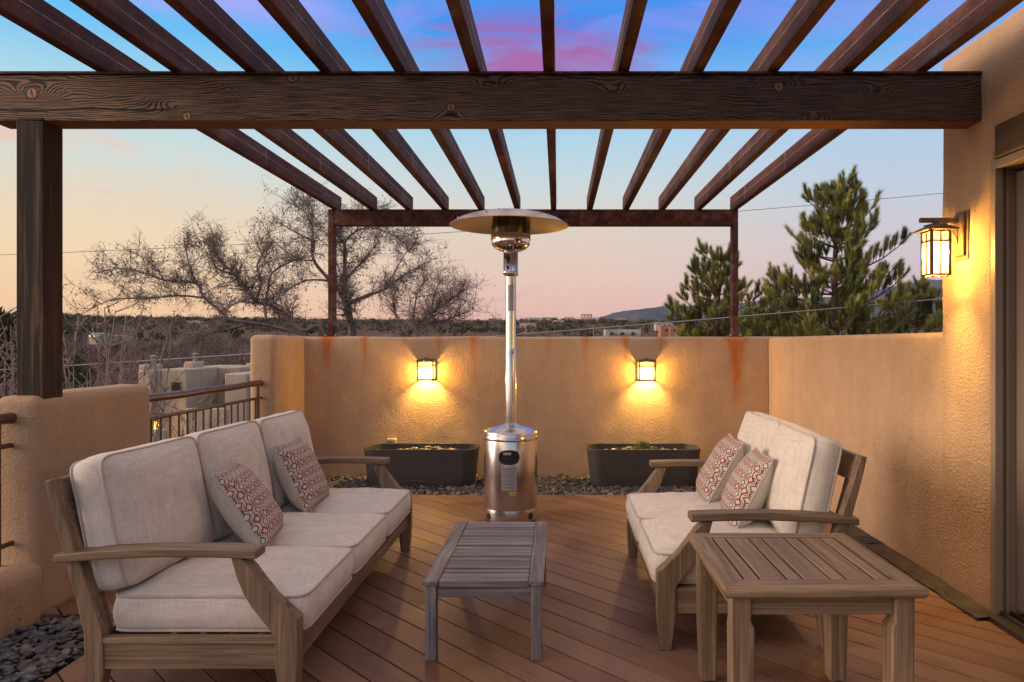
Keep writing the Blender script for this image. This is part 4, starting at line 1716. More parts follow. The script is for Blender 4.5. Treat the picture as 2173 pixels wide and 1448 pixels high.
def planter(label, px0, px1, moss, seed):
    Yf = 6.62
    x0, x1 = (px0 - CX) * Yf / F, (px1 - CX) * Yf / F
    w, d, h = x1 - x0, 0.44, 0.352
    root = thing('planter', label, 'planter', ((x0 + x1) / 2, Yf + d / 2, 0.0), group='long charcoal planters by the back wall')

    def ring(sc, z, shrink=0.0):
        row = []
        hw, hd, r = w / 2 * sc - shrink, d / 2 * sc - shrink, 0.125
        for cxs, cys, a0 in ((1, 1, 0), (-1, 1, 90), (-1, -1, 180), (1, -1, 270)):
            for i in range(9):
                q = math.radians(a0 + 90 * i / 8)
                row.append((cxs * (hw - r) + r * math.cos(q), cys * (hd - r) + r * math.sin(q), z))
        return row
    m = MB()
    zin = h - 0.062
    rows = [ring(0.925, 0.0), ring(0.93, 0.006), ring(0.955, 0.12), ring(0.975, 0.22), ring(0.995, h - 0.02), ring(1.0, h - 0.003), ring(0.998, h), ring(0.998, h, 0.014),
            ring(0.995, h - 0.004, 0.017), ring(0.985, zin - 0.06, 0.018)]
    m.grid(rows, True)
    m.add(rows[0], [tuple(reversed(range(36)))])
    obj('tub', m, planter_m, root, 40)
    s = MB()
    soil = ring(0.985, zin - 0.012, 0.0175)
    s.add(soil, [tuple(range(36))])
    obj('soil', s, soil_m, root, 0)
    rnd = random.Random(seed)
    spots = []
    for i in range(150):
        x = max(-w / 2 + 0.06, min(w / 2 - 0.06, rnd.gauss(0, w * 0.24)))
        y = rnd.uniform(-d / 2 + 0.05, d / 2 - 0.05)
        hump = 0.045 * math.exp(-(x / (w * 0.28)) ** 2)
        spots.append((x, y, zin - 0.008 + hump * rnd.uniform(0.3, 1.0), rnd.uniform(0.017, 0.028)))
    pale = [peb[5], peb[5], peb[4], mat_plain('pebble_cream', (0.36, 0.29, 0.20, 1), 0.55, 0, 0.2, 40), peb[2]]
    o = pebbles('pebble_fill', spots, pale, None, seed)
    del o['category']
    o.parent = root
    if moss:
        g = MB()
        for i in range(1700):
            q, rr = rnd.uniform(0, 6.28), abs(rnd.gauss(0, 0.10))
            bx, by = rr * math.cos(q) * 1.3, -0.05 + rr * math.sin(q) * 0.8
            hz = max(0, 0.085 * math.exp(-(rr / 0.10) ** 2))
            p = Vector((bx, by, zin + 0.01 + hz * rnd.uniform(0.4, 1.1)))
            t = Vector((rnd.gauss(0, .6), rnd.gauss(0, .6), rnd.uniform(0.1, 1))).normalized() * rnd.uniform(0.018, 0.04)
            sd = t.orthogonal().normalized() * 0.0022
            g.add([tuple(p - sd), tuple(p + sd), tuple(p + t)], [(0, 1, 2)])
        mo = obj('moss_tuft', g, mat_plain('moss', (0.10, 0.14, 0.03, 1), 0.9, 0, 0.4, 30), root, 0)
        mo['kind'] = 'stuff'
    return root


planter('long charcoal planter with only pebbles, behind the end of the sofa', 765, 1010, False, 21)
planter('long charcoal planter with pebbles and a green moss tuft, behind the loveseat', 1247, 1492, True, 22)

_o = MB()
_o.box(-0.048, 0.048, -0.035, 0.01, -0.036, 0.036)
_c = P(832, 936, YB)
ob = thing('outlet_box', 'small beige outlet box on the back wall above the planter rim', 'outlet', (_c.x, YB, _c.z - 0.01))
obj('box', _o, outlet_m, ob, 30, 0.006)
obj('cover', MB().prism([(-0.034, -0.028), (0.034, -0.028), (0.028, 0.020), (-0.028, 0.020)], 'y', -0.042, -0.0355), mat_plain('outlet_cover', (0.20, 0.19, 0.13, 1), 0.5), ob, 30, 0.003)

_tw = MB()
for pts in ([P(800, 1036, 6.56), P(860, 1020, 6.58), P(900, 1022, 6.58), P(940, 1029, 6.58)], [P(878, 1027, 6.56), P(890, 1036, 6.53), P(902, 1042, 6.5)],
            [P(925, 940, 7.0), P(927, 905, 7.2)]):
    _tw.tube(pts, 0.003, 6)
tag(obj('dry_twig', _tw, twig_m, None, 60), 'thin dry twigs lying against the planter behind the sofa end', 'twig')

# ------------------------------------------------------------------ vegetation


def tube3(mb, pts, r0, r1, n=3):
    k = len(pts)
    mb.tube(pts, [r0 + (r1 - r0) * i / (k - 1) for i in range(k)], n, False, False)


bark = mat_plain('grey_bark', (0.15, 0.115, 0.096, 1), 0.9, 0, 0.35, 6, 0.3)
twigm = mat_plain('winter_twigs', (0.27, 0.205, 0.172, 1), 0.9, 0, 0.25, 3)
leafm = mat_plain('dry_leaf_scraps', (0.10, 0.074, 0.062, 1), 0.9, 0, 0.4, 5)


def bare_tree(label, limbs, Y, base, seed, twig_len, dens, spread=0.9, grp='bare winter trees beyond the wall'):
    """limbs: polylines (px,py,r) drawn out into depth; every limb sprouts boughs, every bough twigs."""
    rnd = random.Random(seed)
    root = thing('bare_tree', label, 'tree', base, 0, grp)
    off = Matrix.Translation((-base[0], -base[1], -base[2]))
    tr, cr, lf = MB(), MB(), MB()

    def wander(p, d, ln, k, jit, lift):
        pts = [p]
        d = d.normalized()
        for _ in range(k):
            d = (d + Vector((rnd.gauss(0, jit), rnd.gauss(0, jit), rnd.gauss(0, jit) + lift))).normalized()
            p = p + d * (ln / k)
            pts.append(p)
        return pts

    def twigs(pts, r, ln, n):
        for _ in range(n):
            i = rnd.randrange(1, len(pts))
            a, b = pts[i - 1], pts[i]
            p = a.lerp(b, rnd.random())
            d = (b - a).normalized()
            d = (d * rnd.uniform(0.2, 1.0) + Vector((rnd.gauss(0, spread), rnd.gauss(0, spread), rnd.gauss(0.12, spread)))).normalized()
            w = wander(p, d, ln * rnd.uniform(0.5, 1.25), 4, 0.2, 0.05)
            tube3(cr, w, r, r * 0.45)
            for _ in range(rnd.randint(1, 3)):
                q = w[rnd.randrange(1, 5)]
                d2 = Vector((rnd.gauss(0, 1), rnd.gauss(0, 1), rnd.gauss(0.1, 1))).normalized()
                w2 = wander(q, d2, ln * rnd.uniform(0.25, 0.6), 3, 0.35, 0.02)
                tube3(cr, w2, r * 0.7, r * 0.35)
                if rnd.random() < 0.45:
                    e = w2[-1]
                    s = d2.orthogonal().normalized() * rnd.uniform(0.010, 0.022)
                    t = (d2 + Vector((0, 0, -0.6))).normalized() * rnd.uniform(0.025, 0.06)
                    lf.add([tuple(e), tuple(e + t * 0.5 + s), tuple(e + t), tuple(e + t * 0.5 - s)], [(0, 1, 2, 3)])

    made = []
    for li, limb in enumerate(limbs):
        depth = rnd.uniform(-1, 1) * 0.05
        pts, rs = [], []
        dy = 0.0
        if made:
            p0 = P(limb[0][0], limb[0][1], Y)
            near = min(made, key=lambda q: (q.x - p0.x) ** 2 + (q.z - p0.z) ** 2)
            dy = near.y - p0.y
        for (px, py, r) in limb:
            pts.append(P(px, py, Y) + Vector((0, dy, 0)))
            rs.append(r * 0.52)
            dy += rnd.uniform(-0.35, 0.35) + depth
        # smooth it
        fine, fr = [], []
        for i in range(len(pts) - 1):
            p0, p1, p2, p3 = pts[max(0, i - 1)], pts[i], pts[i + 1], pts[min(len(pts) - 1, i + 2)]
            for k in range(5):
                t = k / 5
                q = 0.5 * ((2 * p1) + (p2 - p0) * t + (2 * p0 - 5 * p1 + 4 * p2 - p3) * t * t + (3 * p1 - p0 - 3 * p2 + p3) * t ** 3)
                fine.append(q)
                fr.append(rs[i] + (rs[i + 1] - rs[i]) * t)
        fine.append(pts[-1])
        fr.append(rs[-1])
        made += fine
        tr.tube(fine, fr, 8)
        ln = sum((fine[i + 1] - fine[i]).length for i in range(len(fine) - 1))
        nb = int(ln * dens * 1.8)
        for _ in range(nb):
            t = rnd.uniform(0.18, 1.0) ** 0.8
            i = min(len(fine) - 2, int(t * (len(fine) - 1)))
            if fr[i] > 0.12:
                continue
            p = fine[i]
            d = (fine[i + 1] - fine[i]).normalized()
            d = (d * 0.8 + Vector((rnd.gauss(0, 0.9), rnd.gauss(0, 0.9), rnd.gauss(0.15, 0.85)))).normalized()
            L = twig_len * rnd.uniform(1.0, 2.6)
            bough = wander(p, d, L, 7, 0.22, 0.04)
            r = max(0.005, min(0.022, fr[i] * 0.4))
            tube3(tr, bough, r, 0.0035, 4)
            twigs(bough, 0.0047, twig_len, 14)
        twigs(fine[len(fine) // 3:], 0.0050, twig_len, int(ln * 11))
    for mb in (tr, cr, lf):
        mb.xform(off)
    obj('trunk', tr, bark, root, 60)
    c = obj('crown', cr, twigm, root, 0)
    obj('leaf_scraps', lf, leafm, c, 0)
    return root


def zt(u, v, r):
    return (230 + u / 2.65, 390 + v / 2.65, r)


def gbase(px, Y):
    X = (px - CX) * Y / F
    return (X, Y, ground_z(X, Y) - 0.2)


_b = gbase(700, 16)
bare_tree('sprawling bare tree leaning out to the left of the thin steel post', [
    [(700, 1120, .18), zt(1230, 900, .12), zt(1130, 830, .095), zt(1030, 750, .08), zt(930, 690, .075), zt(830, 660, .085), zt(770, 580, .065), zt(720, 510, .05), zt(620, 430, .035), zt(560, 300, .015)],
    [zt(1150, 850, .08), zt(950, 800, .07), zt(780, 770, .065), zt(680, 710, .06), zt(600, 640, .06), zt(540, 570, .045), zt(400, 555, .035), zt(320, 520, .028), zt(200, 500, .02), zt(110, 530, .01)],
    [zt(600, 650, .045), zt(480, 640, .038), zt(350, 660, .03), zt(220, 670, .02), zt(140, 730, .01)],
    [zt(940, 770, .06), zt(910, 690, .055), zt(930, 600, .05), zt(960, 510, .04), zt(1030, 440, .03), zt(1130, 420, .018)],
    [zt(830, 660, .06), zt(850, 560, .045), zt(800, 440, .035), zt(850, 320, .02)],
    [zt(720, 510, .04), zt(640, 480, .03), zt(600, 350, .022), zt(520, 330, .012)],
    [zt(540, 570, .04), zt(520, 450, .028), zt(480, 330, .015)],
    [zt(870, 790, .06), zt(700, 830, .04), zt(560, 850, .03), zt(400, 830, .015)],
    [zt(400, 560, .03), zt(300, 450, .02), zt(210, 400, .01)],
    [zt(960, 510, .03), zt(900, 420, .025), zt(880, 340, .012)],
], 16.0, _b, 41, 0.30, 5.0)
_b = gbase(755, 17.5)
bare_tree('upright bare tree with a forked trunk just right of the thin steel post', [
    [(757, 1150, .26), zt(1395, 900, .20), zt(1390, 780, .18), zt(1385, 690, .16), zt(1360, 630, .12), zt(1350, 480, .08), zt(1335, 360, .06), zt(1310, 290, .04), zt(1350, 170, .02)],
    [zt(1370, 650, .12), zt(1300, 560, .09), zt(1215, 450, .07), zt(1220, 350, .055), zt(1190, 260, .045), zt(1150, 180, .03), zt(1060, 130, .015)],
    [zt(1395, 680, .10), zt(1500, 635, .075), zt(1600, 610, .06), zt(1680, 540, .045), zt(1760, 500, .03), zt(1870, 440, .015)],
    [zt(1350, 480, .06), zt(1375, 360, .05), zt(1430, 300, .04), zt(1500, 265, .03), zt(1600, 290, .02), zt(1680, 350, .01)],
    [zt(1220, 350, .04), zt(1120, 300, .03), zt(1030, 250, .018)],
    [zt(1190, 260, .03), zt(1160, 140, .02), zt(1070, 80, .012)],
    [zt(1350, 560, .06), zt(1420, 500, .045), zt(1500, 420, .03), zt(1580, 350, .015)],
    [zt(1600, 610, .045), zt(1650, 520, .03), zt(1700, 420, .02), zt(1760, 340, .012)],
    [zt(1430, 300, .03), zt(1500, 200, .02), zt(1600, 130, .01)],
    [zt(1300, 560, .05), zt(1180, 560, .035), zt(1080, 620, .02)],
    [zt(1215, 450, .04), zt(1120, 440, .03), zt(1040, 380, .015)],
], 17.5, _b, 42, 0.31, 5.0)
_b = gbase(860, 19)
bare_tree('low bushy bare tree left of the heater pole', [
    [(860, 1080, .13), zt(1680, 880, .10), zt(1740, 800, .07), zt(1830, 730, .05), zt(1900, 680, .035), zt(2000, 600, .015)],
    [zt(1690, 860, .08), zt(1600, 740, .06), zt(1580, 650, .045), zt(1600, 560, .03)],
    [zt(1740, 800, .06), zt(1850, 780, .045), zt(1950, 740, .03), zt(2060, 700, .012)],
    [zt(1830, 730, .04), zt(1840, 620, .03), zt(1880, 520, .015)],
    [zt(1700, 840, .06), zt(1720, 700, .045), zt(1730, 600, .03), zt(1790, 520, .015)],
], 19.0, _b, 43, 0.38, 4.8)


def bare_shrub(label, px, Y, top_py, n, width, seed, sc=1.0):
    rnd = random.Random(seed)
    base = gbase(px, Y)
    root = thing('bare_shrub', label, 'shrub', base, 0, 'bare budding shrubs below the railing')
    st, bd = MB(), MB()
    zt_ = H - (top_py - CY) * Y / F - base[2]
    for i in range(n):
        a = rnd.uniform(0, 6.28)
        lean = Vector((math.cos(a), math.sin(a), 0)) * rnd.uniform(0.02, width)
        hgt = zt_ * rnd.uniform(0.72, 1.02)
        p = Vector((rnd.gauss(0, 0.12), rnd.gauss(0, 0.12), 0))
        pts = []
        k = 12
        for j in range(k + 1):
            u = j / k
            pts.append(p + lean * (u ** 1.4) + Vector((rnd.gauss(0, 0.02), rnd.gauss(0, 0.02), hgt * u)))
        tube3(st, pts, 0.014, 0.005, 5)
        for _ in range(20):
            j = rnd.randrange(5, k)
            q = pts[j].lerp(pts[j + 1], rnd.random())
            d = Vector((rnd.gauss(0, 0.6), rnd.gauss(0, 0.6), rnd.uniform(0.3, 1))).normalized()
            ln = rnd.uniform(0.12, 0.5) * sc
            w = [q]
            for _k in range(4):
                d = (d + Vector((rnd.gauss(0, .18), rnd.gauss(0, .18), 0.12))).normalized()
                w.append(w[-1] + d * ln / 4)
            tube3(st, w, 0.0065, 0.003, 4)
            for m in range(1, 5):
                for _b in range(2):
                    e = w[m - 1].lerp(w[m], rnd.random())
                    dd = (d + Vector((rnd.gauss(0, .7), rnd.gauss(0, .7), rnd.gauss(0.2, .5)))).normalized()
                    bd.tube([e, e + dd * 0.012, e + dd * 0.028], [0.003, 0.0075, 0.001], 5)
    obj('stems', st, twigm, root, 60)
    obj('buds', bd, mat_plain('reddish_buds', (0.27, 0.18, 0.145, 1), 0.8, 0, 0.3, 20), root, 60)


bare_shrub('dense bare budding shrub rising just right of the timber post', 205, 8.2, 672, 46, 0.75, 61)
bare_shrub('bare budding shrub at the photo edge left of the timber post', 10, 7.0, 690, 36, 0.6, 62)
bare_shrub('shorter bare budding shrub behind the pier top beside the neighbour house', 250, 9.5, 775, 22, 0.6, 63)
bare_shrub('thin bare shrub showing through the balusters', 372, 9.0, 862, 16, 0.5, 64)

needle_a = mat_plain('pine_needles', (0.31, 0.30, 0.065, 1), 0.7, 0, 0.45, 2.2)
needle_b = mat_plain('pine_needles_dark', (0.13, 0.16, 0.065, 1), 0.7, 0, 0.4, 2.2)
pinebark = mat_plain('pine_bark', (0.115, 0.075, 0.052, 1), 0.9, 0, 0.3, 9, 0.3)


def pine(label, px, Y, top_py, reach, seed, low_py=760, tuft=0.135, gap=0.30):
    """Pine with whorls of upturned boughs, each bough clothed in bottlebrush tufts of needles."""
    rnd = random.Random(seed)
    base = gbase(px, Y)
    root = thing('pine_tree', label, 'tree', base, 0, 'pine trees beyond the right end of the wall')
    topz = H - (top_py - CY) * Y / F - base[2]
    lowz = H - (low_py - CY) * Y / F - base[2]
    tr = MB()
    nd = [MB(), MB()]
    trunk = [Vector((0.05 * math.sin(i * 0.9), 0.05 * math.cos(i * 1.3), topz * i / 16)) for i in range(17)]
    tr.tube(trunk, [0.11 * (1 - i / 16) ** 0.8 * (topz / 6) + 0.012 for i in range(17)], 9)

    def brush(a, b, n, ln):
        d = (b - a)
        dn = d.normalized()
        o1 = dn.orthogonal().normalized()
        o2 = dn.cross(o1)
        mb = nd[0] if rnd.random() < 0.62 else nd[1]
        for i in range(n):
            t = rnd.random()
            p = a + d * t
            q = rnd.uniform(0, 6.28)
            rad = o1 * math.cos(q) + o2 * math.sin(q)
            k = rnd.uniform(0.45, 1.05)
            dirn = (dn * (0.55 + 0.7 * t) + rad * k + Vector((0, 0, 0.15))).normalized()
            L = ln * rnd.uniform(0.7, 1.15)
            s = dirn.cross(rad)
            s = (s.normalized() if s.length > 1e-6 else o1) * 0.0042
            mb.add([tuple(p - s), tuple(p + s), tuple(p + dirn * L)], [(0, 1, 2)])

    z = lowz
    Ht = topz - lowz
    while z < topz - 0.12:
        u = (z - lowz) / Ht
        nb = rnd.randint(5, 8) if u < 0.75 else rnd.randint(3, 5)
        a0 = rnd.uniform(0, 6.28)
        for b in range(nb):
            a = a0 + 2 * math.pi * b / nb + rnd.gauss(0, 0.2)
            L = reach * (1 - u) ** 0.66 * rnd.choice((0.5, 0.75, 0.9, 1.0, 1.05, 1.15)) * rnd.uniform(0.9, 1.06) + 0.10
            o = Vector((math.cos(a), math.sin(a), 0))
            p0 = Vector((0, 0, z + rnd.gauss(0, 0.05)))
            k = 8
            rise0, rise1 = rnd.uniform(-0.05, 0.25) + 0.3 * u, rnd.uniform(0.8, 1.6)
            pts = [p0]
            d = o
            for j in range(k):
                w = j / k
                el = rise0 + (rise1 - rise0) * w ** 2.2
                d = (o + Vector((rnd.gauss(0, 0.07), rnd.gauss(0, 0.07), el))).normalized()
                pts.append(pts[-1] + d * L / k)
            tube3(tr, pts, 0.012 + 0.010 * L, 0.006, 5)
            brush(pts[-2], pts[-1] + (pts[-1] - pts[-2]).normalized() * 0.09, 190, tuft)
            ns = int(L / 0.102) + 3
            for s in range(ns):
                t = rnd.uniform(0.22, 0.97)
                i = min(k - 1, int(t * k))
                q = pts[i].lerp(pts[i + 1], t * k - i)
                side = o.cross(Vector((0, 0, 1))) * rnd.choice((-1, 1))
                dd = (d * 0.5 + side * rnd.uniform(0.3, 0.8) + Vector((0, 0, rnd.uniform(0.5, 1.5)))).normalized()
                l2 = rnd.uniform(0.12, 0.36) * (0.5 + 0.55 * min(1, L))
                e = q + dd * l2
                tube3(tr, [q, q + dd * l2 * 0.5 + Vector((0, 0, -0.01)), e], 0.006, 0.004, 4)
                brush(q + dd * l2 * 0.40, e + Vector((0, 0, 0.05)), 170, tuft * rnd.uniform(0.75, 1.1))
        z += gap * rnd.uniform(0.8, 1.15) * (1.0 if u < 0.7 else 0.8)
    brush(Vector(trunk[-1]) - Vector((0, 0, 0.16)), Vector(trunk[-1]) + Vector((0, 0, 0.10)), 220, tuft)
    obj('trunk', tr, pinebark, root, 60)
    c = MB()
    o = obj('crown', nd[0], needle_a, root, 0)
    obj('dark_needles', nd[1], needle_b, o, 0)  # tufts picked at random for the darker green


pine('tall full pine, the biggest of the pines, between the right steel post and the house', 1775, 13.5, 396, 1.62, 77)
pine('smaller pine whose top shows left of the right steel post', 1525, 15.0, 540, 1.18, 72, 765)
pine('low young pine tight against the house corner', 1945, 15.0, 612, 1.0, 73, 775)
pine('low young pine between the smaller pine and the tall one', 1645, 17.0, 622, 1.35, 74, 775)

# --- far woods: uncountable, one mesh each ---------------------------------


def blob_wood(name, spots, mat, label, leaf, per, seed, twiggy=False):
    """Many small crowns of loose leaf or twig facets, in one mesh."""
    rnd = random.Random(seed)
    vs, fs = [], []
    for (x, y, z, r, h) in spots:
        lumps = [(rnd.gauss(0, r * 0.45), rnd.gauss(0, r * 0.45), h * rnd.uniform(0.3, 0.78), r * rnd.uniform(0.45, 0.75)) for _ in range(5)]
        for _ in range(per):
            lx, ly, lz, lr = rnd.choice(lumps)
            d = Vector((rnd.gauss(0, 1), rnd.gauss(0, 1), rnd.gauss(0, 1))).normalized()
            rr = lr * rnd.uniform(0.55, 1.05)
            c = Vector((x + lx + d.x * rr, y + ly + d.y * rr, z + max(0.05, lz + d.z * rr * h / (2 * r))))
            if twiggy:
                t = (d + Vector((0, 0, 0.8)) + Vector((rnd.gauss(0, .4), rnd.gauss(0, .4), rnd.gauss(0, .4)))).normalized() * leaf * rnd.uniform(1.2, 2.6)
                s = Vector((rnd.gauss(0, 1), rnd.gauss(0, 1), 0)).normalized() * leaf * 0.10
                k = len(vs)
                vs += [tuple(c - s), tuple(c + s), tuple(c + t)]
                fs.append((k, k + 1, k + 2))
            else:
                u = Vector((rnd.gauss(0, 1), rnd.gauss(0, 1), rnd.gauss(0, 1))).normalized() * leaf * rnd.uniform(0.6, 1.3)
                v = u.orthogonal().normalized() * leaf * rnd.uniform(0.4, 0.9)
                k = len(vs)
                vs += [tuple(c - u), tuple(c - v), tuple(c + u), tuple(c + v)]
                fs.append((k, k + 1, k + 2, k + 3))
    mb = MB()
    mb.v, mb.f, mb.mi = vs, fs, [0] * len(fs)
    return tag(obj(name, mb, mat, smooth=0), label, 'woods', kind='stuff')


juniper_m = mat_plain('juniper_green', (0.050, 0.060, 0.028, 1), 0.95, 0, 0.5, 0.35, 0, 0.1)
brush_m = mat_plain('grey_brown_brush', (0.21, 0.155, 0.125, 1), 0.95, 0, 0.4, 0.25, 0, 0.1)


def scatter(n, d0, d1, seed, rmin, rmax, px0=-150, px1=2250, power=0.5):
    rnd = random.Random(seed)
    out = []
    for _ in range(n):
        d = d0 + (d1 - d0) * rnd.random() ** power
        px = rnd.uniform(px0, px1)
        X = (px - CX) * d / F
        r = rnd.uniform(rmin, rmax)
        if d < 62 and -33 < X < -16 and 25 < d < 58:
            continue
        out.append((X, d, ground_z(X, d) - 0.2, r, r * rnd.uniform(1.3, 2.0)))
    return out


blob_wood('juniper_woods', scatter(4600, 330, 1050, 81, 1.8, 3.8), juniper_m, 'dark juniper woods covering the far ridge', 1.1, 46, 1)
blob_wood('juniper_scrub', scatter(620, 100, 330, 82, 1.5, 3.2), juniper_m, 'scattered junipers down the near side of the valley', 0.42, 170, 2)
blob_wood('winter_brush', scatter(2600, 180, 800, 83, 2.4, 4.4), brush_m, 'grey brown bare brush on the far slope', 0.9, 70, 3, True)
blob_wood('valley_brush', scatter(620, 52, 230, 84, 2.4, 4.2, -150, 1500), brush_m, 'grey brown bare thicket filling the valley', 0.75, 760, 4, True)

# --- juniper trees one can tell apart in the middle distance ----------------


def juniper(px, d, r, h, seed, label, top_py=None):
    rnd = random.Random(seed)
    X = (px - CX) * d / F
    if top_py is not None:
        zb = H - (top_py - CY) * d / F - h
    else:
        zb = ground_z(X, d)
    g = ground_z(X, d)
    root = thing('juniper_tree', label, 'tree', (X, d, g), 0, 'dark junipers in the valley')
    tr = MB()
    zc = max(0.0, zb - g)
    tr.tube([(0, 0, -0.3), (0.1, 0, zc * 0.5 + h * 0.2), (0, 0.1, zc + h * 0.6)], [0.22, 0.16, 0.05], 7)
    obj('trunk', tr, bark, root, 60)
    vs, fs = [], []
    lumps = [(rnd.gauss(0, r * 0.42), rnd.gauss(0, r * 0.42), h * rnd.uniform(0.2, 0.8), r * rnd.uniform(0.35, 0.6)) for _ in range(11)]
    lumps.append((0, 0, h * 0.85, r * 0.35))
    for _ in range(2600):
        lx, ly, lz, lr = rnd.choice(lumps)
        dv = Vector((rnd.gauss(0, 1), rnd.gauss(0, 1), rnd.gauss(0, 1))).normalized()
        rr = lr * rnd.uniform(0.5, 1.08)
        c = Vector((lx + dv.x * rr, ly + dv.y * rr, zc + lz + dv.z * rr))
        u = (dv + Vector((rnd.gauss(0, .6), rnd.gauss(0, .6), rnd.gauss(0.4, .6)))).normalized() * rnd.uniform(0.09, 0.22)
        v = u.orthogonal().normalized() * rnd.uniform(0.03, 0.07)
        k = len(vs)
        vs += [tuple(c - v), tuple(c + v), tuple(c + u)]
        fs.append((k, k + 1, k + 2))
    mb = MB()
    mb.v, mb.f, mb.mi = vs, fs, [0] * len(fs)
    obj('crown', mb, juniper_m, root, 0)


juniper(4, 22, 1.5, 3.4, 91, 'dark juniper at the photo edge left of the timber post', 662)
juniper(172, 60, 1.5, 4.2, 92, 'small dark juniper above the buds of the shrub beside the timber post', 742)
juniper(240, 130, 3.2, 7.0, 93, 'dark rounded juniper right of the pale far house', 690)
juniper(150, 140, 4.0, 6.5, 94, 'broad dark juniper beside the timber post under the ridge', 690)
juniper(455, 45, 1.5, 3.2, 95, 'dark green juniper in the neighbour yard behind the balusters', 868)
juniper(1293, 240, 4.5, 9.0, 96, 'dark juniper beside the white far building', 686)

# ------------------------------------------------------------------ neighbour house and far buildings
adobe_a = mat_stucco('neighbour_stucco', (0.42, 0.345, 0.235, 1), False, 0.95, 0.1)
adobe_b = mat_stucco('neighbour_stucco_pale', (0.46, 0.36, 0.28, 1), False, 0.95, 0.1)
win_m = mat_plain('dark_window', (0.035, 0.04, 0.045, 1), 0.15, 0, 0.1, 3)
green_frame = mat_plain('green_frame', (0.06, 0.08, 0.075, 1), 0.5)
white_m = mat_plain('white_trim', (0.45, 0.42, 0.38, 1), 0.8)
roof_m = mat_plain('flat_roof', (0.25, 0.24, 0.23, 1), 0.9)
terracotta = mat_plain('far_terracotta', (0.34, 0.16, 0.095, 1), 0.9)


def neighbour():
    D = 38.0
    s = D / F

    def xx(u):
        return (130 + u / 4.672 - CX) * s

    def zz(v):
        return H - (640 + v / 4.672 - CY) * s
    x0 = xx(815)
    g = ground_z(xx(1200), D + 3) - 0.4
    root = thing('adobe_house', 'pale flat roofed adobe house with chimneys below the left railing', 'house', (xx(1250), D + 3, g))
    off = Matrix.Translation((-xx(1250), -(D + 3), -g))

    def part(name, mb, m, par=root, bev=0.08):
        mb.xform(off)
        return obj(name, mb, m, par, 30, bev, 3)
    part('wall', MB().box(xx(940), xx(1240), D, D + 7, g - 1, zz(672)), adobe_a)
    part('chimney_wall', MB().box(xx(815), xx(945), D - 0.5, D + 1.2, g - 1, zz(678)).box(xx(815), xx(895), D - 0.45, D + 1.1, zz(690), zz(625)), adobe_b)
    part('side_wing', MB().box(xx(1235), xx(1470), D + 3.5, D + 9, g - 1, zz(676)), adobe_a)
    part('rear_wing', MB().box(xx(1380), xx(1990), D + 5.5, D + 12, g - 1, zz(645)), adobe_a)
    part('front_wing', MB().box(xx(1530), xx(1755), D + 1.0, D + 5.0, g - 1, zz(725)).box(xx(1750), xx(1990), D + 1.6, D + 5.2, g - 1, zz(730)), adobe_b)
    c2 = part('chimney', MB().box(xx(1015), xx(1120), D + 2, D + 3.2, zz(680), zz(610)), adobe_b)
    for u, v0, v1, y in ((885, 628, 560, D + 0.3), (1083, 615, 545, D + 2.6)):
        m = MB().lathe([(0.11, zz(v0)), (0.11, zz(v1)), (0.0, zz(v1) + 0.01)], 16, (xx(u), y, 0))
        m.lathe([(0.19, zz(v1) + 0.05), (0.19, zz(v1) + 0.09), (0.02, zz(v1) + 0.16)], 16, (xx(u), y, 0))
        part('flue_pipe', m, roof_m, root, 0)
    w = part('window', MB().box(xx(1095), xx(1195), D - 0.06, D + 0.1, zz(885), zz(800)), green_frame, root, 0.02)
    part('window_pane', MB().box(xx(1106), xx(1190), D - 0.075, D - 0.061, zz(880), zz(806)), win_m, w, 0)
    w2 = part('window', MB().box(xx(1310), xx(1335), D + 3.42, D + 3.6, zz(850), zz(790)), green_frame, root, 0.02)
    w3 = part('window', MB().box(xx(1795), xx(1815), D + 1.52, D + 1.7, zz(890), zz(850)), win_m, root, 0.02)
    part('yard_wall', MB().box(xx(1140), xx(1330), D - 3, D - 2.6, g - 1, zz(1205)).box(xx(1370), xx(1760), D - 1.5, D - 1.1, g - 1, zz(1035)), adobe_a)
    part('porch_beam', MB().box(xx(960), xx(1100), D - 0.9, D - 0.7, zz(1108), zz(1095)), lintelw, root, 0)
    for u, v in ((1066, 1212), (1066, 1312)):
        b = MB().lathe([(0.02, zz(v) - 0.28), (0.12, zz(v) - 0.2), (0.12, zz(v) + 0.2), (0.04, zz(v) + 0.28)], 12, (xx(u), D - 1.2, 0))
        part('porch_lamp', b, warm_glow, root, 0)
        l = bpy.data.lights.new('porch_light', 'POINT')
        l.energy, l.color, l.shadow_soft_size = 30.0, LAMP, 0.12
        lo = bpy.data.objects.new('porch_light', l)
        COL.objects.link(lo)
        lo.parent = root
        lo.location = off @ Vector((xx(u) + 0.05, D - 1.45, zz(v)))


neighbour()


def far_house(px, py, d, w, h, m, label, grp=None, lit=False, wings=1, seed=0):
    rnd = random.Random(seed + int(px))
    c = P(px, py, d)
    root = thing('far_house', label, 'house', (c.x, d, c.z - h / 2), 0, grp)
    z0 = -h / 2 - (0.8 if d < 400 else 7.0)
    b = MB().box(-w / 2, w / 2, 0, w * 0.7, z0, h)
    for i in range(wings):
        a = rnd.uniform(-0.5, 0.1) * w
        b.box(a, a + w * 0.45, -w * 0.25, -0.02, z0, h * rnd.uniform(0.62, 0.85))
    obj('wall', b, m, root, 30)
    for i in range(3):
        a = (-0.38 + 0.3 * i) * w
        wb = MB().box(a, a + w * 0.09, -w * 0.25 - 0.12, -w * 0.25 - 0.03 if wings else -0.03, h * 0.18, h * 0.52)
        obj('window', wb, win_glow if lit else win_m, root, 0)
    return root


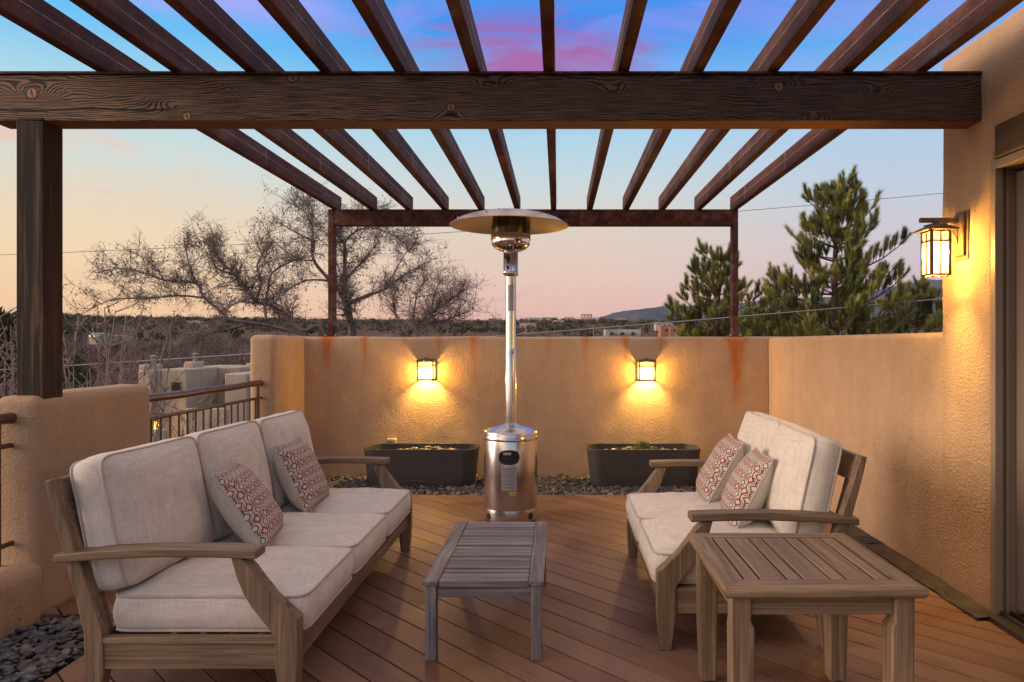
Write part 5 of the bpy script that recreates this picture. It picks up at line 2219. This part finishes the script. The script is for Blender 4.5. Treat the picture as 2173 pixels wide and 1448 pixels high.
FG = 'small houses far off in the woods on the ridge'
FL = 'small tan house far off among the dark woods of the ridge'
far_house(206, 712, 150, 3.0, 1.1, white_m, 'pale far house with lit front beyond the shrub right of the timber post', None, True, 2)
far_house(255, 713, 170, 3.0, 0.6, adobe_b, 'low pale far house right of the dark rounded juniper')
far_house(1432, 699, 330, 13, 3.6, terracotta, 'terracotta flat roofed far building under the mountain')
far_house(1410, 689, 360, 9, 2.2, white_m, 'small white far building just above the terracotta one')
far_house(1322, 706, 260, 13, 2.4, white_m, 'white far building with a row of dark windows beside the power pole', None, False, 0)
k = 0
for px, py, d in ((1110, 690, 700), (1142, 684, 760), (1165, 683, 780), (1208, 683, 800), (1228, 686, 720), (1258, 684, 760), (1322, 684, 820), (1120, 698, 480), (975, 688, 700), (1050, 684, 820),
                  (1180, 690, 620), (1245, 676, 900), (160, 688, 620), (185, 684, 700), (208, 683, 720), (255, 684, 760), (330, 690, 600), (410, 692, 560), (430, 700, 520), (1620, 660, 700)):
    k += 1
    far_house(px, py - 5, d, random.Random(k).uniform(9, 19), random.Random(k + 50).uniform(3.4, 5.2), (adobe_b, terracotta, white_m, adobe_a)[k % 4], FL, FG, k % 3 == 0, 1, k)

# ------------------------------------------------------------------ power lines
wire_m = mat_plain('cable_grey', (0.30, 0.29, 0.29, 1), 0.5, 0.3, 0.05, 2)
wire_d = mat_plain('cable_dark', (0.16, 0.15, 0.15, 1), 0.5, 0.3, 0.05, 2)


def cable(label, pts, Y, r, m):
    from bisect import bisect
    mb = MB()
    # least-squares parabola through the sighted points gives a natural sag
    n = len(pts)
    S = [sum(p[0] ** k for p in pts) for k in range(5)]
    T = [sum(p[1] * p[0] ** k for p in pts) for k in range(3)]
    A = Matrix(((S[0], S[1], S[2]), (S[1], S[2], S[3]), (S[2], S[3], S[4])))
    c = A.inverted() @ Vector(T)
    line = []
    for i in range(81):
        x = -900 + 4200 * i / 80
        line.append(P(x, c[0] + c[1] * x + c[2] * x * x, Y))
    mb.tube(line, r, 6)
    o = obj('power_line', mb, m, None, 180)
    return tag(o, label, 'power line', 'power lines beyond the wall')


cable('thin upper power line crossing the sky behind the heater and pine top', [(0, 541), (400, 525), (960, 493), (1570, 448), (1995, 411)], 34.0, 0.013, wire_d)
cable('pale lower power line passing just above the back wall', [(133, 778), (525, 750), (1090, 712), (1990, 635)], 12.5, 0.010, wire_m)
_pl = P(1260, 700, 110)
pp = thing('utility_pole', 'thin wooden utility pole standing up above the back wall', 'pole', (_pl.x, 110, ground_z(_pl.x, 110)))
_g = ground_z(_pl.x, 110)
obj('shaft', MB().lathe([(0.16, -0.5), (0.12, P(1260, 690, 110).z - _g)], 10), mat_wood('pole_wood', 'z', *TEAK), pp, 60)
obj('crossarm', MB().box(-0.7, 0.7, -0.16, -0.07, P(1260, 690, 110).z - _g - 0.5, P(1260, 690, 110).z - _g - 0.38), teak['x'], pp, 30)

# ------------------------------------------------------------------ evening air
_hz = MB().box(-15000, 15000, -12000, 15000, -75, 1500)
hm = bpy.data.materials.new('haze_air')
hm.use_nodes = True
_t = NT(hm.node_tree)
_pv = _t.n('ShaderNodeVolumePrincipled', Color=(0.72, 0.80, 0.95, 1.0), Density=0.000022)
_ou = _t.n('ShaderNodeOutputMaterial')
_t.t.links.new(_pv.outputs[0], _ou.inputs['Volume'])
tag(obj('haze', _hz, hm, smooth=0), 'thin evening haze over the valley', 'haze', kind='stuff')
